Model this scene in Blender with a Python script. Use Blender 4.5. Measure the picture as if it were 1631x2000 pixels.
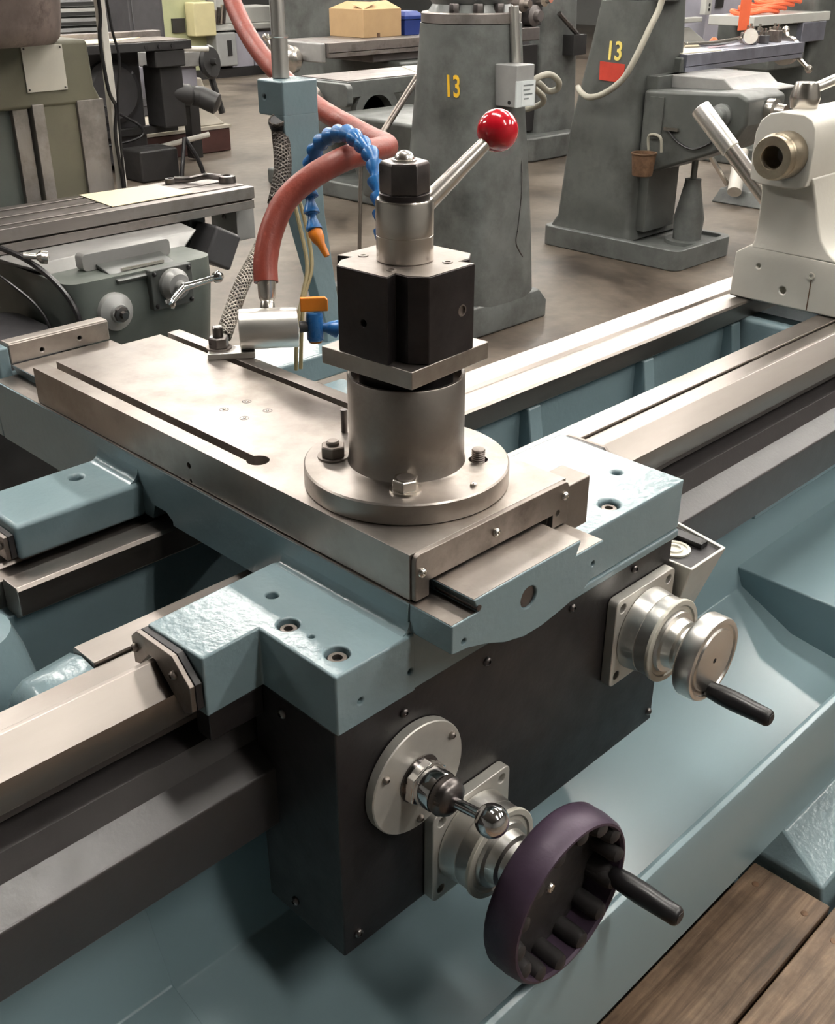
import bpy, bmesh, math, random
from math import sin, cos, pi, radians, sqrt, atan2
from mathutils import Vector, Matrix
random.seed(11)
for o in list(bpy.data.objects):
    bpy.data.objects.remove(o, do_unlink=True)
S = bpy.context.scene
COL = S.collection

# ------------------------------------------------------------------ camera
PITCH, YAW = 0.47916, 0.78444
hd = Vector((cos(YAW), sin(YAW), 0)); rt = Vector((sin(YAW), -cos(YAW), 0)); zz = Vector((0, 0, 1))
fw = hd*cos(PITCH) - zz*sin(PITCH); upv = hd*sin(PITCH) + zz*cos(PITCH)
cam = bpy.data.cameras.new('camera'); camo = bpy.data.objects.new('camera', cam); COL.objects.link(camo)
cam.sensor_fit = 'VERTICAL'; cam.sensor_height = 36; cam.sensor_width = 36*1631/2000
cam.lens = 36*2100.86/2000
cam.clip_start = 0.02; cam.clip_end = 200
m = Matrix((rt, upv, -fw)).transposed().to_4x4(); m.translation = (0, 0, 1.6)
camo.matrix_world = m
S.camera = camo

# ------------------------------------------------------------------ world, exposure
w = bpy.data.worlds.new('world'); S.world = w; w.use_nodes = True
w.node_tree.nodes['Background'].inputs[0].default_value = (.9, .95, 1, 1)
w.node_tree.nodes['Background'].inputs[1].default_value = 0.25
S.view_settings.view_transform = 'Standard'
S.view_settings.look = 'None'
S.view_settings.exposure = 0.3
S.view_settings.gamma = 1.0
S.view_settings.use_curve_mapping = False
try:
    S.cycles.max_bounces = 7; S.cycles.diffuse_bounces = 4; S.cycles.glossy_bounces = 4; S.cycles.caustics_reflective = False; S.cycles.caustics_refractive = False
except Exception:
    pass
LIGHT = 64.0          # emission of the ceiling tubes

# ------------------------------------------------------------------ materials
def _n(nt, t, **k):
    n = nt.nodes.new(t)
    for a, b in k.items(): setattr(n, a, b)
    return n
MATS = {}
def M(name, base, rough=.5, metal=0., var=.12, vs=6., bump=0., bs=60., rv=.1, stretch=(1, 1, 1), coat=0., dirt=None, ds=3., dlo=.5, dhi=.7, spec=.5):
    m = bpy.data.materials.new(name); m.use_nodes = True; nt = m.node_tree; L = nt.links
    b = nt.nodes['Principled BSDF']
    tc = _n(nt, 'ShaderNodeTexCoord'); mp = _n(nt, 'ShaderNodeMapping'); mp.inputs['Scale'].default_value = stretch
    L.new(tc.outputs['Object'], mp.inputs['Vector'])
    n1 = _n(nt, 'ShaderNodeTexNoise'); n1.inputs['Scale'].default_value = vs; n1.inputs['Detail'].default_value = 6; n1.inputs['Roughness'].default_value = .65
    L.new(mp.outputs[0], n1.inputs['Vector'])
    rp = _n(nt, 'ShaderNodeValToRGB')
    lo = [max(0, c*(1-var)) for c in base]; hi = [min(1, c*(1+var)) for c in base]
    rp.color_ramp.elements[0].position = .32; rp.color_ramp.elements[0].color = (*lo, 1)
    rp.color_ramp.elements[1].position = .68; rp.color_ramp.elements[1].color = (*hi, 1)
    L.new(n1.outputs[0], rp.inputs[0]); col = rp.outputs[0]
    if dirt:
        n3 = _n(nt, 'ShaderNodeTexNoise'); n3.inputs['Scale'].default_value = ds; n3.inputs['Detail'].default_value = 8; n3.inputs['Roughness'].default_value = .7
        L.new(tc.outputs['Object'], n3.inputs['Vector'])
        r3 = _n(nt, 'ShaderNodeMapRange'); r3.inputs[1].default_value = dlo; r3.inputs[2].default_value = dhi
        L.new(n3.outputs[0], r3.inputs[0])
        mx = _n(nt, 'ShaderNodeMix', data_type='RGBA'); L.new(r3.outputs[0], mx.inputs[0]); L.new(col, mx.inputs[6]); mx.inputs[7].default_value = (*dirt, 1); col = mx.outputs[2]
    L.new(col, b.inputs['Base Color'])
    b.inputs['Metallic'].default_value = metal
    b.inputs['Specular IOR Level'].default_value = spec
    n2 = _n(nt, 'ShaderNodeTexNoise'); n2.inputs['Scale'].default_value = vs*2.7; n2.inputs['Detail'].default_value = 5
    L.new(mp.outputs[0], n2.inputs['Vector'])
    mr = _n(nt, 'ShaderNodeMapRange'); mr.inputs[1].default_value = .3; mr.inputs[2].default_value = .7
    mr.inputs[3].default_value = max(.02, rough-rv); mr.inputs[4].default_value = min(1, rough+rv)
    L.new(n2.outputs[0], mr.inputs[0]); L.new(mr.outputs[0], b.inputs['Roughness'])
    if coat: b.inputs['Coat Weight'].default_value = coat; b.inputs['Coat Roughness'].default_value = .15
    if bump:
        n4 = _n(nt, 'ShaderNodeTexNoise'); n4.inputs['Scale'].default_value = bs; n4.inputs['Detail'].default_value = 3
        L.new(mp.outputs[0], n4.inputs['Vector'])
        bp = _n(nt, 'ShaderNodeBump'); bp.inputs['Strength'].default_value = bump; bp.inputs['Distance'].default_value = .002
        L.new(n4.outputs[0], bp.inputs['Height']); L.new(bp.outputs[0], b.inputs['Normal'])
    MATS[name] = m
    return m
def EM(name, col, st):
    m = bpy.data.materials.new(name); m.use_nodes = True; b = m.node_tree.nodes['Principled BSDF']
    b.inputs['Base Color'].default_value = (*col, 1); b.inputs['Emission Color'].default_value = (*col, 1); b.inputs['Emission Strength'].default_value = st
    return m

blue = M('blue_paint', (.208, .287, .314), .21, 0, .03, 9, .38, 85, .03, dirt=(.12, .170, .190), ds=30, dlo=.70, dhi=.85)
tray_blue = M('tray_blue_paint', (.208, .292, .320), .22, 0, .0, 4, .06, 60, .0)
steel = M('ground_steel', (.39, .355, .325), .40, 1, .16, 5, .06, 220, .07, dirt=(.25, .215, .185), ds=7, dlo=.47, dhi=.78)
way_steel = M('way_steel', (.34, .305, .28), .36, 1, .10, 7, .06, 160, .07, stretch=(.15, 1, 1), dirt=(.33, .28, .25), ds=6, dlo=.55, dhi=.85)
dull_steel = M('dull_steel', (.30, .265, .24), .48, 1, .18, 8, .08, 120, .08, dirt=(.14, .115, .10), ds=8, dlo=.48, dhi=.72)
bright = M('bright_steel', (.70, .655, .60), .25, 1, .04, 6, 0, 50, .02)
chrome = M('chrome', (.72, .71, .71), .08, 1, .03, 10, 0, 50, .03)
alum = M('aluminium', (.80, .78, .74), .33, 1, .03, 8, .05, 180, .02)
cast_alum = M('cream_aluminium', (.62, .60, .55), .42, .55, .08, 12, .08, 120, .08)
ivory = M('ivory_ring', (.72, .69, .60), .4, .2, .05, 12)
blackox = M('black_oxide', (.040, .034, .034), .40, .7, .3, 12, .1, 90, .1)
dark_nut = M('dark_nut_steel', (.16, .145, .14), .33, 1, .2, 14, .05, 90, .08)
charcoal = M('charcoal_paint', (.014, .012, .0128), .42, 0, .22, 9, .15, 120, .08)
cover_gray = M('cover_grey_paint', (.042, .037, .037), .36, 0, .10, 12, .10, 140, .03, spec=.8)
black = M('black_plastic', (.012, .011, .012), .34, 0, .2, 12, .05, 90, .08)
hole = M('hole_dark', (.010, .009, .009), .7, 0, .1)
purple = M('wheel_purple', (.055, .034, .058), .46, .25, .2, 14, .12, 200, .06)
wheel_in = M('wheel_inside', (.030, .027, .027), .55, .2, .3, 12, .2, 90)
redball = M('red_ball', (.62, .008, .022), .12, 0, .04, 6, coat=.6)
redhose = M('red_hose', (.25, .044, .027), .46, 0, .14, 16, .35, 130, .1, dirt=(.24, .05, .035), ds=22, dlo=.5, dhi=.75)
locblue = M('hose_blue', (.018, .13, .36), .3, 0, .1, 20)
orange = M('nozzle_orange', (.85, .25, .02), .38, 0, .06, 20)
cream = M('cream_paint', (.72, .69, .615), .38, 0, .04, 5, .15, 110, .06, dirt=(.60, .56, .48), ds=5, dlo=.62, dhi=.9)
rust = M('rusty_brown', (.17, .10, .06), .6, .6, .35, 22, .3, 90)
brassy = M('worn_quill', (.42, .36, .27), .38, 1, .2, 20, .1, 90)
mill_gray = M('mill_grey_paint', (.128, .136, .129), .38, 0, .14, 4, .12, 60, .08, dirt=(.052, .054, .051), ds=3.2, dlo=.42, dhi=.68)
mill_dark = M('mill_dark_paint', (.082, .087, .081), .42, 0, .18, 4, .12, 60, .08, dirt=(.035, .035, .032), ds=3.5, dlo=.48, dhi=.75)
mill_green = M('mill_green_grey', (.105, .119, .106), .45, 0, .14, 4, .12, 60, .08, dirt=(.08, .09, .075), ds=4, dlo=.5, dhi=.78)
olive = M('olive_paint', (.13, .122, .084), .55, 0, .2, 5, .15, 60, dirt=(.10, .09, .065), ds=5, dlo=.5, dhi=.78)
way_gray = M('slideway_grey', (.30, .275, .255), .45, .4, .2, 7, .1, 60, stretch=(1, 1, .3), dirt=(.16, .14, .125), ds=5)
head_brown = M('dark_brown_casting', (.13, .098, .085), .55, .2, .35, 7, .2, 60, dirt=(.05, .035, .03), ds=9, dlo=.52, dhi=.66)
table_steel = M('table_steel', (.33, .30, .285), .45, .9, .15, 6, .05, 90, stretch=(.2, 1, 1), dirt=(.18, .16, .15), ds=6)
table_dark = M('table_dark_steel', (.16, .145, .14), .5, .6, .2, 6, .05, 90)
table_blue = M('table_blue_steel', (.36, .37, .44), .4, .8, .15, 6, .05, 90)
white_cast = M('white_casting', (.30, .295, .285), .42, .2, .12, 6, .1, 60)
paper = M('yellow_paper', (.93, .80, .55), .75, 0, .03, 4)
paper_w = M('cream_paper', (.88, .82, .66), .75, 0, .03, 4)
yellow = M('number_yellow', (.83, .50, .03), .5, 0, .06, 12)
pale_yellow = M('number_pale_yellow', (.78, .63, .16), .5, 0, .06, 12)
redtag = M('red_patch', (.42, .035, .018), .55, 0, .12, 14)
tag_orange = M('orange_tag', (.90, .16, .06), .6, 0, .05, 10)
cardboard = M('cardboard', (.50, .33, .17), .8, 0, .06, 8, .1, 60)
boxblue = M('blue_plastic_box', (.012, .035, .20), .45, 0, .1, 8)
boxgray = M('switch_box_grey', (.33, .33, .32), .42, .2, .08, 8, .05, 60)
labelw = M('label_white', (.62, .66, .66), .5, 0, .04, 8)
label_ink = M('label_ink', (.16, .18, .18), .6, 0, .04, 8)
plate_w = M('name_plate', (.60, .57, .50), .42, .35, .05, 8)
conduit = M('conduit_grey', (.36, .34, .28), .5, 0, .1, 10)
white_pipe = M('white_pipe', (.66, .63, .57), .45, 0, .1, 10)
pale_green = M('pale_green_paint', (.46, .48, .28), .5, 0, .1, 3)
cream_yellow = M('cream_yellow_paint', (.62, .56, .32), .5, 0, .08, 3)
lavender = M('lavender_grey_paint', (.36, .35, .40), .5, 0, .1, 3)
cabinet = M('cabinet_grey', (.30, .305, .30), .5, 0, .1, 3)
maroon = M('maroon_paint', (.06, .022, .018), .5, 0, .2, 4)
cream_base = M('stone_base', (.45, .41, .34), .6, 0, .1, 4)
machine_black = M('machine_black', (.022, .021, .021), .45, 0, .25, 5, .1, 60)
slate = M('slate_paint', (.062, .06, .064), .5, 0, .2, 4)
lt_gray_mach = M('pale_grey_machine', (.46, .46, .43), .5, 0, .08, 3)
braid = M('braided_steel', (.36, .33, .29), .4, .9, .3, 60, .9, 420)
braid_dark = M('braided_dark', (.10, .085, .075), .5, .6, .4, 60, .9, 420)
wire_olive = M('wire_olive', (.30, .24, .12), .5, 0, .2, 20)
tube_light = EM('tube_light', (1.0, .96, .90), LIGHT)
fixture_white = M('fixture_white', (.75, .75, .73), .5, 0, .03)
ceil_m = M('ceiling_white', (.22, .22, .21), .8, 0, .05)
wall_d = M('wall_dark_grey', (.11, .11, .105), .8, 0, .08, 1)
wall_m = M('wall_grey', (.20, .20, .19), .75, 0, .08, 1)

def wood_mat():
    m = bpy.data.materials.new('old_plank'); m.use_nodes = True; nt = m.node_tree; L = nt.links; b = nt.nodes['Principled BSDF']
    tc = _n(nt, 'ShaderNodeTexCoord'); oi = _n(nt, 'ShaderNodeObjectInfo')
    ad = _n(nt, 'ShaderNodeVectorMath', operation='ADD'); L.new(tc.outputs['Object'], ad.inputs[0])
    cm = _n(nt, 'ShaderNodeCombineXYZ'); ml = _n(nt, 'ShaderNodeMath', operation='MULTIPLY'); ml.inputs[1].default_value = 9
    L.new(oi.outputs['Random'], ml.inputs[0]); L.new(ml.outputs[0], cm.inputs[0]); L.new(ml.outputs[0], cm.inputs[1]); L.new(cm.outputs[0], ad.inputs[1])
    mp = _n(nt, 'ShaderNodeMapping'); mp.inputs['Scale'].default_value = (2.2, 34, 20); L.new(ad.outputs[0], mp.inputs['Vector'])
    n = _n(nt, 'ShaderNodeTexNoise'); n.inputs['Scale'].default_value = 1.6; n.inputs['Detail'].default_value = 8; n.inputs['Roughness'].default_value = .65; n.inputs['Distortion'].default_value = .6
    L.new(mp.outputs[0], n.inputs['Vector'])
    r = _n(nt, 'ShaderNodeValToRGB'); e = r.color_ramp.elements
    e[0].position = .33; e[0].color = (.055, .034, .021, 1); e[1].position = .70; e[1].color = (.30, .205, .135, 1)
    x = e.new(.5); x.color = (.175, .110, .066, 1)
    L.new(n.outputs[0], r.inputs[0])
    n2 = _n(nt, 'ShaderNodeTexNoise'); n2.inputs['Scale'].default_value = 5; n2.inputs['Detail'].default_value = 7; n2.inputs['Roughness'].default_value = .7; L.new(ad.outputs[0], n2.inputs['Vector'])
    mr = _n(nt, 'ShaderNodeMapRange'); mr.inputs[1].default_value = .42; mr.inputs[2].default_value = .70; L.new(n2.outputs[0], mr.inputs[0])
    mx = _n(nt, 'ShaderNodeMix', data_type='RGBA'); L.new(mr.outputs[0], mx.inputs[0]); L.new(r.outputs[0], mx.inputs[6]); mx.inputs[7].default_value = (.055, .036, .022, 1)
    L.new(mx.outputs[2], b.inputs['Base Color']); b.inputs['Roughness'].default_value = .62
    bp = _n(nt, 'ShaderNodeBump'); bp.inputs['Strength'].default_value = .5; bp.inputs['Distance'].default_value = .003; L.new(n.outputs[0], bp.inputs['Height']); L.new(bp.outputs[0], b.inputs['Normal'])
    return m
wood = wood_mat()
def floor_mat():
    m = bpy.data.materials.new('stained_concrete'); m.use_nodes = True; nt = m.node_tree; L = nt.links; b = nt.nodes['Principled BSDF']
    tc = _n(nt, 'ShaderNodeTexCoord')
    a = _n(nt, 'ShaderNodeTexNoise'); a.inputs['Scale'].default_value = 1.1; a.inputs['Detail'].default_value = 9; a.inputs['Roughness'].default_value = .68; a.inputs['Distortion'].default_value = .4
    L.new(tc.outputs['Object'], a.inputs['Vector'])
    r = _n(nt, 'ShaderNodeValToRGB'); e = r.color_ramp.elements
    e[0].position = .36; e[0].color = (.040, .030, .022, 1); e[1].position = .66; e[1].color = (.190, .160, .130, 1); x = e.new(.48); x.color = (.115, .092, .072, 1)
    L.new(a.outputs[0], r.inputs[0])
    c = _n(nt, 'ShaderNodeTexNoise'); c.inputs['Scale'].default_value = 14; c.inputs['Detail'].default_value = 6; L.new(tc.outputs['Object'], c.inputs['Vector'])
    mx = _n(nt, 'ShaderNodeMix', data_type='RGBA', blend_type='OVERLAY'); mx.inputs[0].default_value = .35
    L.new(r.outputs[0], mx.inputs[6]); L.new(c.outputs[0], mx.inputs[7]); L.new(mx.outputs[2], b.inputs['Base Color'])
    mr = _n(nt, 'ShaderNodeMapRange'); mr.inputs[3].default_value = .28; mr.inputs[4].default_value = .6; L.new(a.outputs[0], mr.inputs[0]); L.new(mr.outputs[0], b.inputs['Roughness'])
    bp = _n(nt, 'ShaderNodeBump'); bp.inputs['Strength'].default_value = .15; bp.inputs['Distance'].default_value = .004; L.new(c.outputs[0], bp.inputs['Height']); L.new(bp.outputs[0], b.inputs['Normal'])
    return m
concrete = floor_mat()

# ------------------------------------------------------------------ mesh helpers
def basis(d):
    d = Vector(d).normalized(); a = Vector((0, 0, 1)) if abs(d.z) < .9 else Vector((1, 0, 0))
    u = a.cross(d).normalized(); return d, u, d.cross(u)
def smoothpath(p, k=6):
    p = [Vector(q) for q in p]; o = []
    for i in range(len(p)-1):
        a = p[max(i-1, 0)]; b = p[i]; c = p[i+1]; d = p[min(i+2, len(p)-1)]
        for j in range(k):
            t = j/k
            o.append(.5*((2*b)+(c-a)*t+(2*a-5*b+4*c-d)*t*t+(3*b-a-3*c+d)*t**3))
    o.append(p[-1]); return o
class MB:
    def __init__(s): s.v = []; s.f = []
    def add(s, vs, fs):
        o = len(s.v); s.v += [Vector(v) for v in vs]; s.f += [tuple(i+o for i in f) for f in fs]; return s
    def box(s, x0, x1, y0, y1, z0, z1):
        return s.add([(x0, y0, z0), (x1, y0, z0), (x1, y1, z0), (x0, y1, z0), (x0, y0, z1), (x1, y0, z1), (x1, y1, z1), (x0, y1, z1)],
                     [(0, 3, 2, 1), (4, 5, 6, 7), (0, 1, 5, 4), (1, 2, 6, 5), (2, 3, 7, 6), (3, 0, 4, 7)])
    def prism(s, pts, ax, a, b):
        def P(p, t): return {'x': (t, p[0], p[1]), 'y': (p[0], t, p[1]), 'z': (p[0], p[1], t)}[ax]
        n = len(pts)
        return s.add([P(p, a) for p in pts]+[P(p, b) for p in pts], [tuple(range(n-1, -1, -1)), tuple(range(n, 2*n))]+[(i, (i+1) % n, n+(i+1) % n, n+i) for i in range(n)])
    def loft(s, rings, cap=True):
        n = len(rings[0]); vs = [p for r in rings for p in r]; fs = []
        for k in range(len(rings)-1):
            for i in range(n): fs.append((k*n+i, k*n+(i+1) % n, (k+1)*n+(i+1) % n, (k+1)*n+i))
        if cap: fs += [tuple(range(n-1, -1, -1)), tuple(range((len(rings)-1)*n, len(rings)*n))]
        return s.add(vs, fs)
    def lathe(s, o, d, prof, n=32):
        d, u, v = basis(d); o = Vector(o); rings = []
        for t, r in prof:
            r = max(r, 1e-5); rings.append([o+d*t+(u*cos(2*pi*i/n)+v*sin(2*pi*i/n))*r for i in range(n)])
        return s.loft(rings)
    def cyl(s, p0, p1, r0, r1=None, n=24):
        p0 = Vector(p0); p1 = Vector(p1); return s.lathe(p0, p1-p0, [(0, r0), ((p1-p0).length, r0 if r1 is None else r1)], n)
    def tube(s, path, r, n=12, k=6):
        p = smoothpath(path, k) if k else [Vector(q) for q in path]
        rings = []; u = None
        for i, q in enumerate(p):
            t = (p[min(i+1, len(p)-1)]-p[max(i-1, 0)]).normalized()
            if u is None: _, u, _v = basis(t)
            u = (u-t*u.dot(t)).normalized(); v = t.cross(u)
            rr = r(i/(len(p)-1)) if callable(r) else r
            rings.append([q+(u*cos(2*pi*j/n)+v*sin(2*pi*j/n))*rr for j in range(n)])
        return s.loft(rings)
    def sphere(s, c, r, n=24):
        return s.lathe(Vector(c)-Vector((0, 0, r)), (0, 0, 1), [(r-r*cos(pi*i/(n//2)), r*sin(pi*i/(n//2))) for i in range(n//2+1)], n)
    def hexa(s, c, d, r, h, rot=0., n=6):
        d, u, v = basis(d); c = Vector(c)
        R = lambda t, rr: [c+d*t+(u*cos(rot+2*pi*i/n)+v*sin(rot+2*pi*i/n))*rr for i in range(n)]
        return s.loft([R(0, r), R(h*.88, r), R(h, r*.9)])
    def xf(s, Mx, start=0):
        for i in range(start, len(s.v)): s.v[i] = Mx @ s.v[i]
        return s
def rotz(c, a): return Matrix.Translation(Vector(c)) @ Matrix.Rotation(a, 4, 'Z') @ Matrix.Translation(-Vector(c))
def origin(o):
    p = Vector((0, 0, 0))
    while o is not None: p += o.location; o = o.parent
    return p
def mesh_of(name, mb, org, angle):
    me = bpy.data.meshes.new(name); me.from_pydata([v-org for v in mb.v], [], mb.f)
    bm = bmesh.new(); bm.from_mesh(me); bmesh.ops.remove_doubles(bm, verts=bm.verts, dist=2e-6); bmesh.ops.dissolve_degenerate(bm, edges=bm.edges, dist=1e-6); bmesh.ops.recalc_face_normals(bm, faces=bm.faces); bm.to_mesh(me); bm.free()
    for p in me.polygons: p.use_smooth = True
    me.set_sharp_from_angle(angle=radians(angle)); return me
def finish(o, mat, bevel, seg, cuts, org, angle):
    if cuts:
        cb = MB()
        for c in cuts: cb.add(c.v, c.f)
        cm = mesh_of('cut', cb, org, angle); co = bpy.data.objects.new('cut', cm); COL.objects.link(co); co.parent = o.parent; co.location = o.location
        md = o.modifiers.new('b', 'BOOLEAN'); md.object = co; md.operation = 'DIFFERENCE'; md.solver = 'EXACT'; md.use_self = True
        bpy.context.view_layer.update(); dg = bpy.context.evaluated_depsgraph_get()
        me = bpy.data.meshes.new_from_object(o.evaluated_get(dg)); o.modifiers.clear(); old = o.data; o.data = me; me.name = old.name
        bpy.data.objects.remove(co, do_unlink=True); bpy.data.meshes.remove(cm)
        for p in me.polygons: p.use_smooth = True
        me.set_sharp_from_angle(angle=radians(angle))
    o.data.materials.clear(); o.data.materials.append(mat)
    if bevel:
        md = o.modifiers.new('bevel', 'BEVEL'); md.width = bevel; md.segments = seg; md.limit_method = 'ANGLE'; md.angle_limit = radians(40); md.harden_normals = True; md.use_clamp_overlap = True
def thing(name, label, cat, loc, group=None):
    o = bpy.data.objects.new(name, None); COL.objects.link(o); o.location = loc; o.empty_display_size = .05
    o['label'] = label; o['category'] = cat
    if group: o['group'] = group
    return o
def part(name, mb, mat, parent, bevel=0, seg=2, cuts=None, angle=35, label=None):
    org = origin(parent); me = mesh_of(name, mb, org, angle); o = bpy.data.objects.new(name, me); COL.objects.link(o); o.parent = parent
    finish(o, mat, bevel, seg, cuts, org, angle)
    if label: o['label'] = label
    return o
def solo(name, mb, mat, loc, label, cat, group=None, bevel=0, seg=2, cuts=None, angle=35, kind=None):
    loc = Vector(loc); me = mesh_of(name, mb, loc, angle); o = bpy.data.objects.new(name, me); COL.objects.link(o); o.location = loc
    finish(o, mat, bevel, seg, cuts, loc, angle)
    if kind: o['kind'] = kind
    else:
        o['label'] = label; o['category'] = cat
    if group: o['group'] = group
    return o
def struct(name, mb, mat): return solo(name, mb, mat, (0, 0, 0), None, None, kind='structure')
def copy_tree(o, parent=None, loc=None):
    c = o.copy(); COL.objects.link(c); c.parent = parent
    if loc is not None: c.location = loc
    for ch in o.children: copy_tree(ch, c)
    return c
def rrect(x0, x1, y0, y1, r, n=4):
    o = []
    for cx, cy, a in ((x1-r, y1-r, 0), (x0+r, y1-r, 90), (x0+r, y0+r, 180), (x1-r, y0+r, 270)):
        for i in range(n+1): t = radians(a+90*i/n); o.append((cx+r*cos(t), cy+r*sin(t)))
    return o
def V(*a): return Vector(a)

# ------------------------------------------------------------------ the room
struct('floor', MB().box(-6, 24, -6, 26, -.1, 0), concrete)
struct('ceiling', MB().box(-6, 24, -6, 26, 4.75, 4.85), ceil_m)
struct('wall_back', MB().box(-6, 24, 26, 26.2, 0, 4.75), wall_m)
struct('wall_right', MB().box(24, 24.2, -6, 26, 0, 4.75), wall_m)
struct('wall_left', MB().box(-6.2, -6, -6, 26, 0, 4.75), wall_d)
struct('wall_front', MB().box(-6, 24, -6.2, -6, 0, 4.75), wall_m)
def lamp0():
    t = thing('ceiling_light', 'white strip light hanging in rows under the workshop ceiling', 'light', (0, 0, 4.55), 'strip lights under the ceiling')
    part('housing', MB().prism([(-.17, 4.66), (.17, 4.66), (.21, 4.60), (-.21, 4.60)], 'y', -1.25, 1.25), fixture_white, t)
    for x in (-.1, .1): part('tube', MB().cyl((x, -1.2, 4.575), (x, 1.2, 4.575), .035, n=12), tube_light, t)
    return t
L0 = lamp0(); first = True
for X in (-1.7, 1.25, 4.1, 7.4, 10.7, 14):
    for Y in (-2.6, 1.6, 5.8, 10, 14.5):
        if Y < 0 and X > 8 or X < 0 and not 3 < Y < 8: continue
        if first: L0.location = (X, Y, 4.55); first = False
        else: copy_tree(L0, None, (X, Y, 4.55))

# ================================================================== THE LATHE
# ---- bed
bed = thing('lathe_bed', 'long blue lathe bed with bare steel slideways under the carriage', 'lathe bed', (1.5, 1.15, 0))
part('front_slideway', MB().prism([(.918, .792), (.915, .797), (.915, .835), (.944, .870), (.951, .870), (.981, .838), (1.024, .838), (1.024, .79)], 'x', -1.2, 4.2), way_steel, bed, .0012)
part('front_tailstock_way', MB().prism([(1.027, .79), (1.027, .843), (1.074, .843), (1.079, .838), (1.079, .80), (1.062, .786)], 'x', .478, 4.2), way_steel, bed, .0012)
part('rear_slideway', MB().prism([(1.30, .79), (1.297, .836), (1.328, .836), (1.333, .843), (1.395, .843), (1.398, .838), (1.398, .79)], 'x', -1.2, 4.2), way_steel, bed, .0012)
part('rear_tailstock_way', MB().prism([(1.250, .800), (1.250, .838), (1.254, .843), (1.290, .843), (1.295, .837), (1.295, .79), (1.265, .79)], 'x', .492, 4.2), way_steel, bed, .0012)
part('slideway_side', MB().prism([(.931, .772), (.931, .7925), (1.06, .7925), (1.06, .772)], 'x', -1.2, 4.2), cover_gray, bed, .0015)
part('rear_wall', MB().box(-1.2, 4.2, 1.272, 1.385, .30, .793), blue, bed, .003)
part('front_wall', MB().box(-1.2, 4.2, .965, 1.055, .585, .756), charcoal, bed, .003)
part('front_skirt', MB().box(-1.2, 4.2, .998, 1.055, .24, .584), blue, bed, .003)
part('side_rib', MB().prism([(.905, .548), (.905, .580), (.998, .580), (.998, .548)], 'x', 1.905, 4.2), blue, bed, .004, 2)
part('lead_screw_cover', MB().prism([(.972, .752), (.930, .750), (.919, .745), (.905, .717), (.863, .697), (.863, .606), (.972, .583)], 'x', -1.2, 4.2), cover_gray, bed, .003, 3)
for x in (1.40, 1.585, 1.985, 2.36, .05):
    part('cross_rib', MB().prism([(1.05, .30), (1.05, .50), (1.10, .60), (1.20, .64), (1.235, .70), (1.25, .795), (1.275, .795), (1.275, .30)], 'x', x-.02, x+.02), blue, bed, .004)
part('chip_slope', MB().prism([(1.05, .62), (1.05, .655), (1.28, .50), (1.28, .46)], 'x', 1.40, 4.2), blue, bed, .002)
part('bridge_web', MB().box(2.40, 2.48, 1.05, 1.28, .66, .80), blue, bed, .012, 3)
# the gap casting at the headstock end
g = MB().loft([[V(x, 1.026, z), V(x, 1.055, z+.004), V(x, 1.085, z-.006), V(x, 1.104, z-.030), V(x, 1.106, .60), V(x, 1.026, .60)] for x, z in ((.392, .800), (.398, .818), (.412, .828), (.445, .832), (.4765, .836))])
part('gap_shoulder', g, blue, bed, angle=60)
part('gap_column', MB().lathe((.405, 1.235, .45), (0, 0, 1), [(0, .10), (.26, .085), (.33, .072), (.37, .06), (.385, .03)], 28), blue, bed)
part('gap_floor', MB().box(-.6, .34, 1.026, 1.27, .60, .765), blue, bed, .012, 3)
part('gap_back', MB().box(.05, .47, 1.24, 1.29, .55, .80), blue, bed, .012, 3)

# ---- chip pan and pedestal
pan = thing('chip_pan', 'blue sheet metal chip pan with raised lip below the apron', 'chip pan', (1.2, .8, .21))
part('pan_floor', MB().prism([(.575, .255), (.575, .262), (.80, .295), (.93, .36), (.985, .50), (.985, .56), (.995, .56), (.995, .25)], 'x', -1.2, 4.2), tray_blue, pan, .002)
part('pan_lip', MB().prism([(.556, .212), (.560, .405), (.564, .417), (.571, .421), (.578, .418), (.578, .412), (.571, .413), (.567, .400), (.563, .212)], 'x', -1.2, 4.2), tray_blue, pan, .001)
part('pan_skirt', MB().box(-1.2, 4.2, .563, .575, .21, .262), tray_blue, pan)
part('pan_end_deck', MB().prism([(.585, .264), (.585, .375), (.60, .398), (.985, .402), (.985, .264)], 'x', 1.945, 4.2), tray_blue, pan, .004, 3, label='raised end deck of the pan')
part('pan_left_deck', MB().prism([(.59, .262), (.59, .285), (.93, .372), (.985, .51), (.985, .26)], 'x', -1.2, .468), tray_blue, pan, .003, 2)
ped = thing('lathe_pedestal', 'blue cast pedestal with flared foot under the pan lip', 'pedestal', (2.4, .9, 0))
part('body', MB().loft([[V(1.505, .46, .02), V(3.2, .46, .02), V(3.2, 1.35, .02), V(1.505, 1.35, .02)], [V(1.505, .475, .11), V(3.2, .475, .11), V(3.2, 1.35, .11), V(1.505, 1.35, .11)], [V(1.545, .58, .15), V(3.16, .58, .15), V(3.16, 1.33, .15), V(1.545, 1.33, .15)], [V(1.56, .60, .212), V(3.14, .60, .212), V(3.14, 1.32, .212), V(1.56, 1.32, .212)]]), blue, ped, .006, 3)
part('foot', MB().box(1.49, 3.25, .445, 1.36, .0, .02), blue, ped)

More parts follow.
